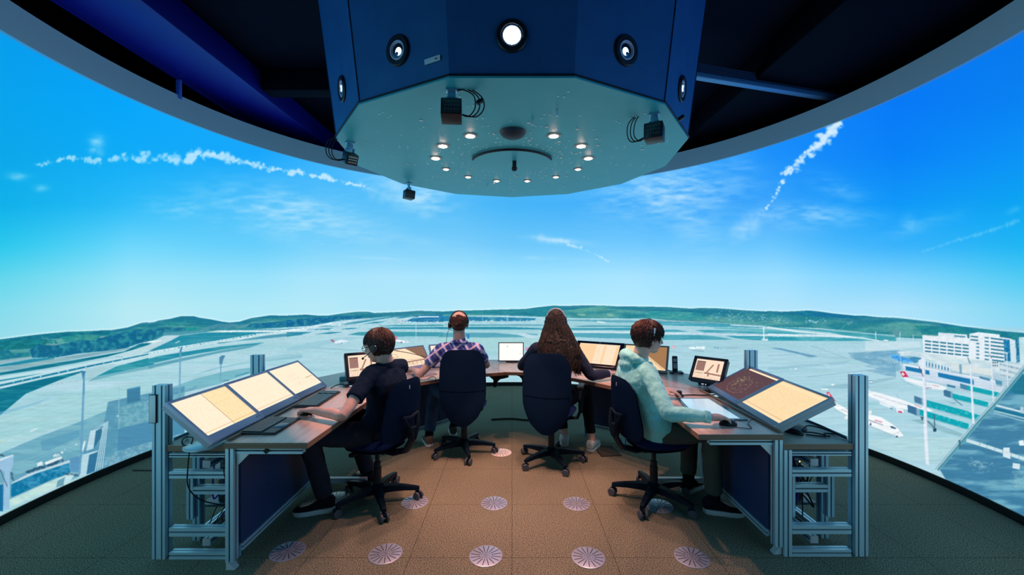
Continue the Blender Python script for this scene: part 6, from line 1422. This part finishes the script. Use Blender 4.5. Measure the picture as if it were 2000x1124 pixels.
    ey = MB(); Mh = T(*(nk-o)) @ Fh.to_4x4()
    for s_ in (-1, 1):
        e = MB().ell((s_*.030,.074,.004), (.0115,.0115,.0115), Mh, 16, 10).build('eye', mat('eye_white', (.6,.62,.62), .2), t); MB().ell((s_*.030,.0825,.004), (.005,.0035,.005), Mh, 12, 8).build('iris', mat('iris_brown', (.05,.03,.02), .15), e)
    return t, o, nk, Fh, Mh
def headset(t, Mh, mic=True, side=-1, cups=(1,1), band=None):
    h = MB(); h.tube([Mh @ V(.088*math.sin(a), -.010-.0*abs(math.cos(a)), .012+.112*math.cos(a)) for a in np.linspace(-1.62, 1.62, 30)], .006, 8, sx=1.6)
    h = h.build('headset', band or M_HEADSET, t)
    for s_ in (-1, 1):
        if cups[0 if s_ < 0 else 1]: MB().lathe([(0,-.006),(.022,-.006),(.030,0),(.031,.010),(.026,.018),(.012,.021),(0,.021)], 24, M=Mh @ T(s_*.082,-.006,-.010) @ RY(s_*PI/2)).build('ear_cup', M_HEADSET, h)
    if mic:
        m = MB(); m.tube([Mh @ V(side*.095,0,-.018), Mh @ V(side*.098,.05,-.045), Mh @ V(side*.075,.095,-.060), Mh @ V(side*.045,.115,-.064)], .0028, 6); m.ell((0,0,0), (.009,.009,.009), Mh @ T(side*.042,.116,-.064), 12, 8); m.build('microphone', M_HEADSET, h)
    return h
def hair_mesh(blobs, Mh, strands, name, material, t, voxel=.006, o=None):
    m = MB()
    for c, r_ in blobs: m.ell(c, r_, Mh, 28, 18)
    cap = fuse(m, name, material, t, voxel, 2, .010, .03)
    s_ = MB(); strands(s_); me = s_.mesh('locks', material, 60); bm = bmesh.new(); bm.from_mesh(cap.data); bm.from_mesh(me); bm.to_mesh(cap.data); bm.free(); cap.data.shade_smooth(); return cap
def hair_mat(name, a, b):
    m = mat(name, a, .58, spec=.22, noise=(70, b, .35, .68, 4)); return m
SK1 = skin('fair_skin', (.64,.45,.38)); SK2 = skin('light_tan_skin', (.62,.42,.35))
# ---- 1: boy in the navy T-shirt, left, facing the left monitors
J = dict(pel=(-.96,3.02,.575), LS=(-.985,2.860,.985), RS=(-.850,3.115,.990), LE=(-1.075,2.60,.775), LW=(-1.305,2.705,.775), RE=(-1.02,3.40,.81), RW=(-1.20,3.36,.785),
    LH=dict(d=(-.95,.42,-.06), side=(.4,.9,0), curl=.30), RH=dict(d=(-.98,-.05,-.08), side=(0,-1,0), curl=.35),
    Lhip=(-1.00,2.925,.545), LK=(-1.385,2.79,.575), LA=(-1.335,2.91,.105), Rhip=(-.93,3.11,.545), RK=(-1.30,3.27,.56), RA=(-1.16,3.30,.105))
NAVY = mat('navy_cotton', (.002,.013,.034), .9, 0, .15, bump=(300,.12,.002)); DENIM_D = mat('black_denim', (.002,.007,.022), .85, bump=(400,.15,.002), noise=(14,(.004,.012,.034),.35,.7)); SHOE_B = mat('black_canvas', (.003,.006,.012), .85, 0, .2)
t, o, nk, Fh, Mh = person('boy with brown hair, glasses and headset in a navy T-shirt, sitting at the left desk', J, (-.960,2.945,1.172), (-.97,.16,-.12), (-.83,.56), (-.92,.40), SK1, NAVY, DENIM_D, SHOE_B, 'short', .06, .92, 'tshirt', lace=SHOE_B, cuff=.05, toes=((-.92,-.25),(-.75,.62)), tuck=.07, headtilt=-.10)
HB = hair_mat('dark_brown_hair', (.012,.011,.010), (.085,.055,.045))
hair_mesh([((0,-.022,.034),(.080,.090,.080)),((0,-.056,-.020),(.068,.048,.058)),((0,.008,.068),(.062,.054,.042))], Mh,
    lambda m: (strand_hair(m, nk-o, Fh, 1300, .075, 1, cover=lambda p: (p.y < .020 and p.z > -.045) or p.z > .085, lift=.012, sag=.25, rad=(.088,.106,.096)), strand_hair(m, nk-o, Fh, 300, .05, 2, cover=lambda p: p.y < -.03 and -.06 < p.z < 0, sag=.5, rad=(.080,.100,.092))), 'hair', HB, t)
headset(t, Mh, True, -1)
g = MB()
for s_ in (-1, 1): g.tube([Mh @ V(s_*.034+.024*math.cos(a), .098, .004+.018*math.sin(a)) for a in np.linspace(0, 2*PI, 25)], .002, 6); g.tube([Mh @ V(s_*.058,.097,.008), Mh @ V(s_*.078,.05,.008), Mh @ V(s_*.082,-.005,.004)], .0022, 6)
g.tube([Mh @ V(-.010,.100,.006), Mh @ V(0,.103,.009), Mh @ V(.010,.100,.006)], .002, 6); g.build('glasses', M_BLK, t)
# ---- 2: man in the plaid shirt
def plaid():
    m = bpy.data.materials.new('blue_white_plaid_cotton'); m.use_nodes = True; nt = m.node_tree; b = nt.nodes['Principled BSDF']; tc = nt.nodes.new('ShaderNodeTexCoord')
    mp = nt.nodes.new('ShaderNodeMapping'); mp.inputs['Rotation'].default_value = (.10,.62,.15); nt.links.new(tc.outputs['Object'], mp.inputs['Vector']); sp = nt.nodes.new('ShaderNodeSeparateXYZ'); nt.links.new(mp.outputs[0], sp.inputs[0])
    def mth(op, a, b_=None):
        n = nt.nodes.new('ShaderNodeMath'); n.operation = op
        for i, q in enumerate((a, b_)):
            if q is None: continue
            if isinstance(q, (int, float)): n.inputs[i].default_value = q
            else: nt.links.new(q, n.inputs[i])
        return n.outputs[0]
    def stripe(src, per, ph, w_): f = mth('FRACT', mth('ADD', mth('DIVIDE', src, per), ph)); return mth('LESS_THAN', mth('ABSOLUTE', mth('SUBTRACT', f, .5)), w_)
    col = None
    def mix(c1, fac, c2, amt):
        n = nt.nodes.new('ShaderNodeMix'); n.data_type = 'RGBA'; nt.links.new(mth('MULTIPLY', fac, amt), n.inputs[0])
        if isinstance(c1, tuple): n.inputs[6].default_value = (*c1, 1)
        else: nt.links.new(c1, n.inputs[6])
        n.inputs[7].default_value = (*c2, 1); return n.outputs[2]
    X, Z = sp.outputs[0], sp.outputs[2]
    col = mix((.030,.10,.45), stripe(X,.085,0,.22), (.010,.025,.16), .8); col = mix(col, stripe(Z,.085,.1,.22), (.012,.03,.20), .7)
    col = mix(col, stripe(X,.085,.5,.10), (.55,.62,.78), .85); col = mix(col, stripe(Z,.085,.6,.10), (.60,.55,.72), .8); col = mix(col, stripe(X,.0425,.25,.03), (.5,.6,.8), .6)
    nt.links.new(col, b.inputs['Base Color']); b.inputs['Roughness'].default_value = .85; return m
J = dict(pel=(-.50,3.90,.575), LS=(-.665,3.87,1.015), RS=(-.335,3.88,1.012), LE=(-.855,3.83,.79), LW=(-.98,4.06,.785), RE=(-.255,4.13,.82), RW=(-.43,4.33,.785),
    LH=dict(d=(-.45,.88,-.08), side=(.9,.4,0), curl=.3), RH=dict(d=(-.6,.78,-.08), side=(-.8,-.5,0), curl=.35),
    Lhip=(-.585,3.95,.545), LK=(-.80,4.27,.56), LA=(-.845,4.16,.105), Rhip=(-.42,3.97,.545), RK=(-.47,4.38,.55), RA=(-.64,4.46,.105))
JEAN = mat('blue_denim', (.012,.050,.16), .85, bump=(420,.15,.002), noise=(12,(.035,.085,.19),.35,.7))
t, o, nk, Fh, Mh = person('man with thinning brown hair and headset in a blue plaid shirt, seen from behind', J, (-.50,3.86,1.255), (-.10,.99,-.04), (-.02,1), (-.12,.99), SK2, plaid(), JEAN, mat('light_brown_shoe', (.10,.075,.06), .7), 'short', .16, .98, 'plaid_shirt', toes=((-.35,.93),(-.2,.98)), tuck=.08, headtilt=-.05)
HB2 = hair_mat('short_brown_hair', (.030,.015,.012), (.095,.045,.035))
hair_mesh([((0,-.018,.010),(.081,.098,.070)),((0,-.050,-.020),(.066,.052,.050))], Mh,
    lambda m: strand_hair(m, nk-o, Fh, 950, .028, 4, cover=lambda p: p.y < .06 and p.z > -.05 and not (p.z > .072 and p.y > -.088), lift=.001, sag=.2, width=.003, rad=(.081,.102,.088)), 'hair', HB2, t)
headset(t, Mh, True, -1, (1,0))
lc = MB(); lc.tube([Mh @ V(-.09,.01,-.03), Mh @ V(-.105,.0,-.08), Mh @ V(-.12,.02,-.16), Mh @ V(-.10,.06,-.24)], .0025, 6); lc.build('headset_cord', mat('green_grey_cord', (.12,.35,.22), .5), t)
co = MB(); co.tube([(Vector((-.50,3.855,1.085))+Vector((.076*math.sin(a), -.070*math.cos(a)+.01, .012*math.cos(a)))-o) for a in np.linspace(-2.4, 2.4, 26)], .016, 8, sx=.5); co.build('collar', bpy.data.materials['blue_white_plaid_cotton'], t)
# ---- 3: woman with long hair
J = dict(pel=(.40,3.80,.575), LS=(.235,3.90,1.015), RS=(.575,3.81,1.010), LE=(.10,4.08,.82), LW=(.30,4.28,.785), RE=(.735,3.79,.785), RW=(.935,3.88,.785),
    LH=dict(d=(.7,.7,-.08), side=(.7,-.7,0), curl=.3), RH=dict(d=(.85,.5,-.05), side=(-.5,.85,0), curl=.3, s=.92),
    Lhip=(.335,3.90,.545), LK=(.47,4.28,.55), LA=(.535,4.17,.105), Rhip=(.49,3.86,.545), RK=(.74,4.15,.555), RA=(.785,4.03,.105))
M_PAT = mat('navy_patterned_jersey', (.008,.018,.050), .85, noise=(95,(.12,.13,.20),.66,.70), bump=(300,.1,.002))
t, o, nk, Fh, Mh = person('woman with very long wavy brown hair in a dark navy long sleeved top', J, (.415,3.86,1.265), (.20,.98,-.06), (.22,.97), (.28,.96), SK1, M_PAT, mat('black_leggings', (.003,.006,.012), .8, 0, .2), mat('white_sneaker_mesh', (.45,.62,.66), .7), 'long', .05, .90, 'jersey', 'sneaker', sock=False, toes=((.10,.99),(.45,.89)), tuck=.06, headtilt=-.06, trouser_w=.86, cuff=-.04)
cf = MB(); W0, E0 = Vector(J['RW']), Vector(J['RE']); dW = (W0-E0).normalized(); cf.tube([W0-dW*.030-o, W0-dW*.012-o], [.036,.034], 18); cf.build('white_cuff', mat('white_cloth', (.7,.72,.75), .8), t)
HL = hair_mat('long_brown_hair', (.006,.011,.012), (.060,.046,.034))
def long_hair(m):
    r = random.Random(8)
    for k in range(900):
        a = r.uniform(-2.35, 2.35); q = abs(a)/2.35                      # angle from the back of the head, spread over shoulders
        st = Vector((.070*math.sin(a)*r.uniform(.3,1), -.01-.085*math.cos(a)*r.uniform(.2,1), .0)); st.z = .030+.086*math.sqrt(max(.02, 1-(st.x/.078)**2-((st.y+.012)/.100)**2))
        p = Mh @ st; c0 = Mh @ V(0,-.012,.03)
        # falls round the skull, then fans out over the back and the right shoulder
        endx = .015+.150*math.sin(a)*1.0+(.05 if a > 0 else -.035); L = r.uniform(.36,.50) if a > -.6 else r.uniform(.30,.44)
        pts = [p]; n = 9
        side = (Mh @ V(.092*math.sin(a), -.012-.112*max(-.25, math.cos(a)), .01)); pts.append(p.lerp(side, .55)+(p.lerp(side,.5)-c0).normalized()*.016); pts.append(side)
        ph = r.uniform(0,6); back = Vector((endx*.97-.0, -.165*max(.15, math.cos(a*.62))+r.uniform(-.02,.02), 0))
        for i in range(1, n):
            u = i/(n-1); z = side.z-u*L; w_ = .007+.010*u
            tx = side.x+(Mh.translation.x+back.x-side.x)*min(1, u*1.5); ty = side.y+(Mh.translation.y+back.y-side.y)*min(1, u*1.3)
            pts.append(Vector((tx+w_*math.sin(ph+u*9), ty+w_*math.cos(ph+u*8)*.6, z)))
        w0 = r.uniform(.0028,.0052); m.tube(pts, [w0*.8]+[w0*1.2]*(len(pts)-3)+[w0*.7,w0*.15], 5, cap=False)
m_ = MB(); m_.ell((0,-.022,.040), (.083,.100,.088), Mh, 28, 18)
hc = Mh.translation
loft(m_, [(hc+Vector((0,-.060,.03)), Vector((.080,0,0)), Vector((0,.055,0))), (hc+Vector((0,-.085,-.06)), Vector((.094,0,0)), Vector((0,.050,0))), (hc+Vector((.005,-.125,-.15)), Vector((.118,0,0)), Vector((0,.040,0))),
    (hc+Vector((.035,-.150,-.24)), Vector((.130,0,0)), Vector((0,.030,0))), (hc+Vector((.065,-.155,-.33)), Vector((.105,0,0)), Vector((0,.022,0))), (hc+Vector((.085,-.155,-.40)), Vector((.075,0,0)), Vector((0,.014,0)))])
cap = fuse(m_, 'hair', HL, t, .006, 2, .016, .03)
s_ = MB(); long_hair(s_); me = s_.mesh('locks', HL, 60); bm = bmesh.new(); bm.from_mesh(cap.data); bm.from_mesh(me); bm.to_mesh(cap.data); bm.free(); cap.data.shade_smooth()
headset(t, Mh @ T(0,-.005,.006) @ Matrix.Scale(1.05,4), False, 1, (1,1), mat('pale_headband', (.45,.48,.52), .35))
# ---- 4: boy in the mint hoodie
J = dict(pel=(1.04,3.04,.575), LS=(.885,3.165,1.005), RS=(.945,2.845,1.000), LE=(1.06,3.31,.815), LW=(1.185,3.235,.785), RE=(.995,2.60,.790), RW=(1.235,2.545,.780),
    LH=dict(d=(.93,-.32,-.08), side=(-.3,-.95,0), curl=.28), RH=dict(d=(.96,.20,-.04), side=(-.2,.95,0), curl=.26),
    Lhip=(1.02,3.13,.545), LK=(1.40,3.22,.565), LA=(1.38,3.20,.105), Rhip=(1.06,2.945,.545), RK=(1.405,2.89,.57), RA=(1.425,2.89,.105))
MINT = mat('mint_heather_jersey', (.20,.74,.73), .9, noise=(130,(.32,.84,.82),.3,.7,2), bump=(260,.15,.002), sheen=.15)
OLIVE = mat('dark_olive_chino', (.045,.060,.050), .9, bump=(380,.12,.002), noise=(10,(.06,.078,.062),.35,.7))
t, o, nk, Fh, Mh = person('boy with reddish brown hair in a mint green hoodie, sitting at the right desk', J, (.985,2.955,1.232), (.985,.10,-.08), (.97,.19), (.97,.22), SK1, MINT, OLIVE, SHOE_B, 'long', .08, .98, 'hoodie', toes=((.80,.58),(.97,-.18)), tuck=.075, headtilt=-.06, fold=.014, loose=.032)
hd = MB(); nb = Vector((.905,3.00,1.075))
P = [(nb+Vector((-.085*math.cos(a)+.02, .115*math.sin(a), -.012+.035*math.cos(a)))) for a in np.linspace(-2.5, 2.5, 22)]
limb(hd, P, [.022+.026*max(0, math.cos(a)) for a in np.linspace(-2.5, 2.5, 22)]); hd.ell((.845,3.0,1.035), (.055,.105,.060), None); hd.ell((.870,3.0,1.00), (.060,.12,.06), None)
fuse(hd, 'hood', MINT, t, .006, 2, .018, .035, origin=o)
fuse(limb(MB(), [Vector(J['RE']).lerp(Vector(J['RW']),.86), Vector(J['RE']).lerp(Vector(J['RW']),1.0)], [.040,.036], rnd_cap=False), 'cuff', MINT, t, .004, 1, .004, .02, origin=o)
HR_ = hair_mat('reddish_brown_hair', (.022,.014,.013), (.10,.052,.044))
hair_mesh([((0,-.024,.034),(.081,.090,.080)),((0,-.058,-.020),(.070,.048,.058)),((0,-.056,-.048),(.056,.034,.038)),((0,.008,.070),(.062,.054,.042))], Mh,
    lambda m: (strand_hair(m, nk-o, Fh, 1400, .07, 6, cover=lambda p: (p.y < -.012 and p.z > -.045) or (p.z > .045 and p.y < .045) or p.z > .085, lift=.014, sag=.28, wave=.006, rad=(.090,.106,.096), width=.005), strand_hair(m, nk-o, Fh, 380, .065, 7, cover=lambda p: p.y < -.02 and -.06 < p.z < .01, sag=.4, lift=.02, wave=.006, rad=(.084,.104,.094))), 'hair', HR_, t)
headset(t, Mh @ Matrix.Scale(1.04,4), False, 1, (1,0))
MB().box((.092,-.012,.018), (.099,.0,.075), Mh, .002).build('headset_slider', mat('silver_slider', (.6,.65,.7), .25, .6), t)
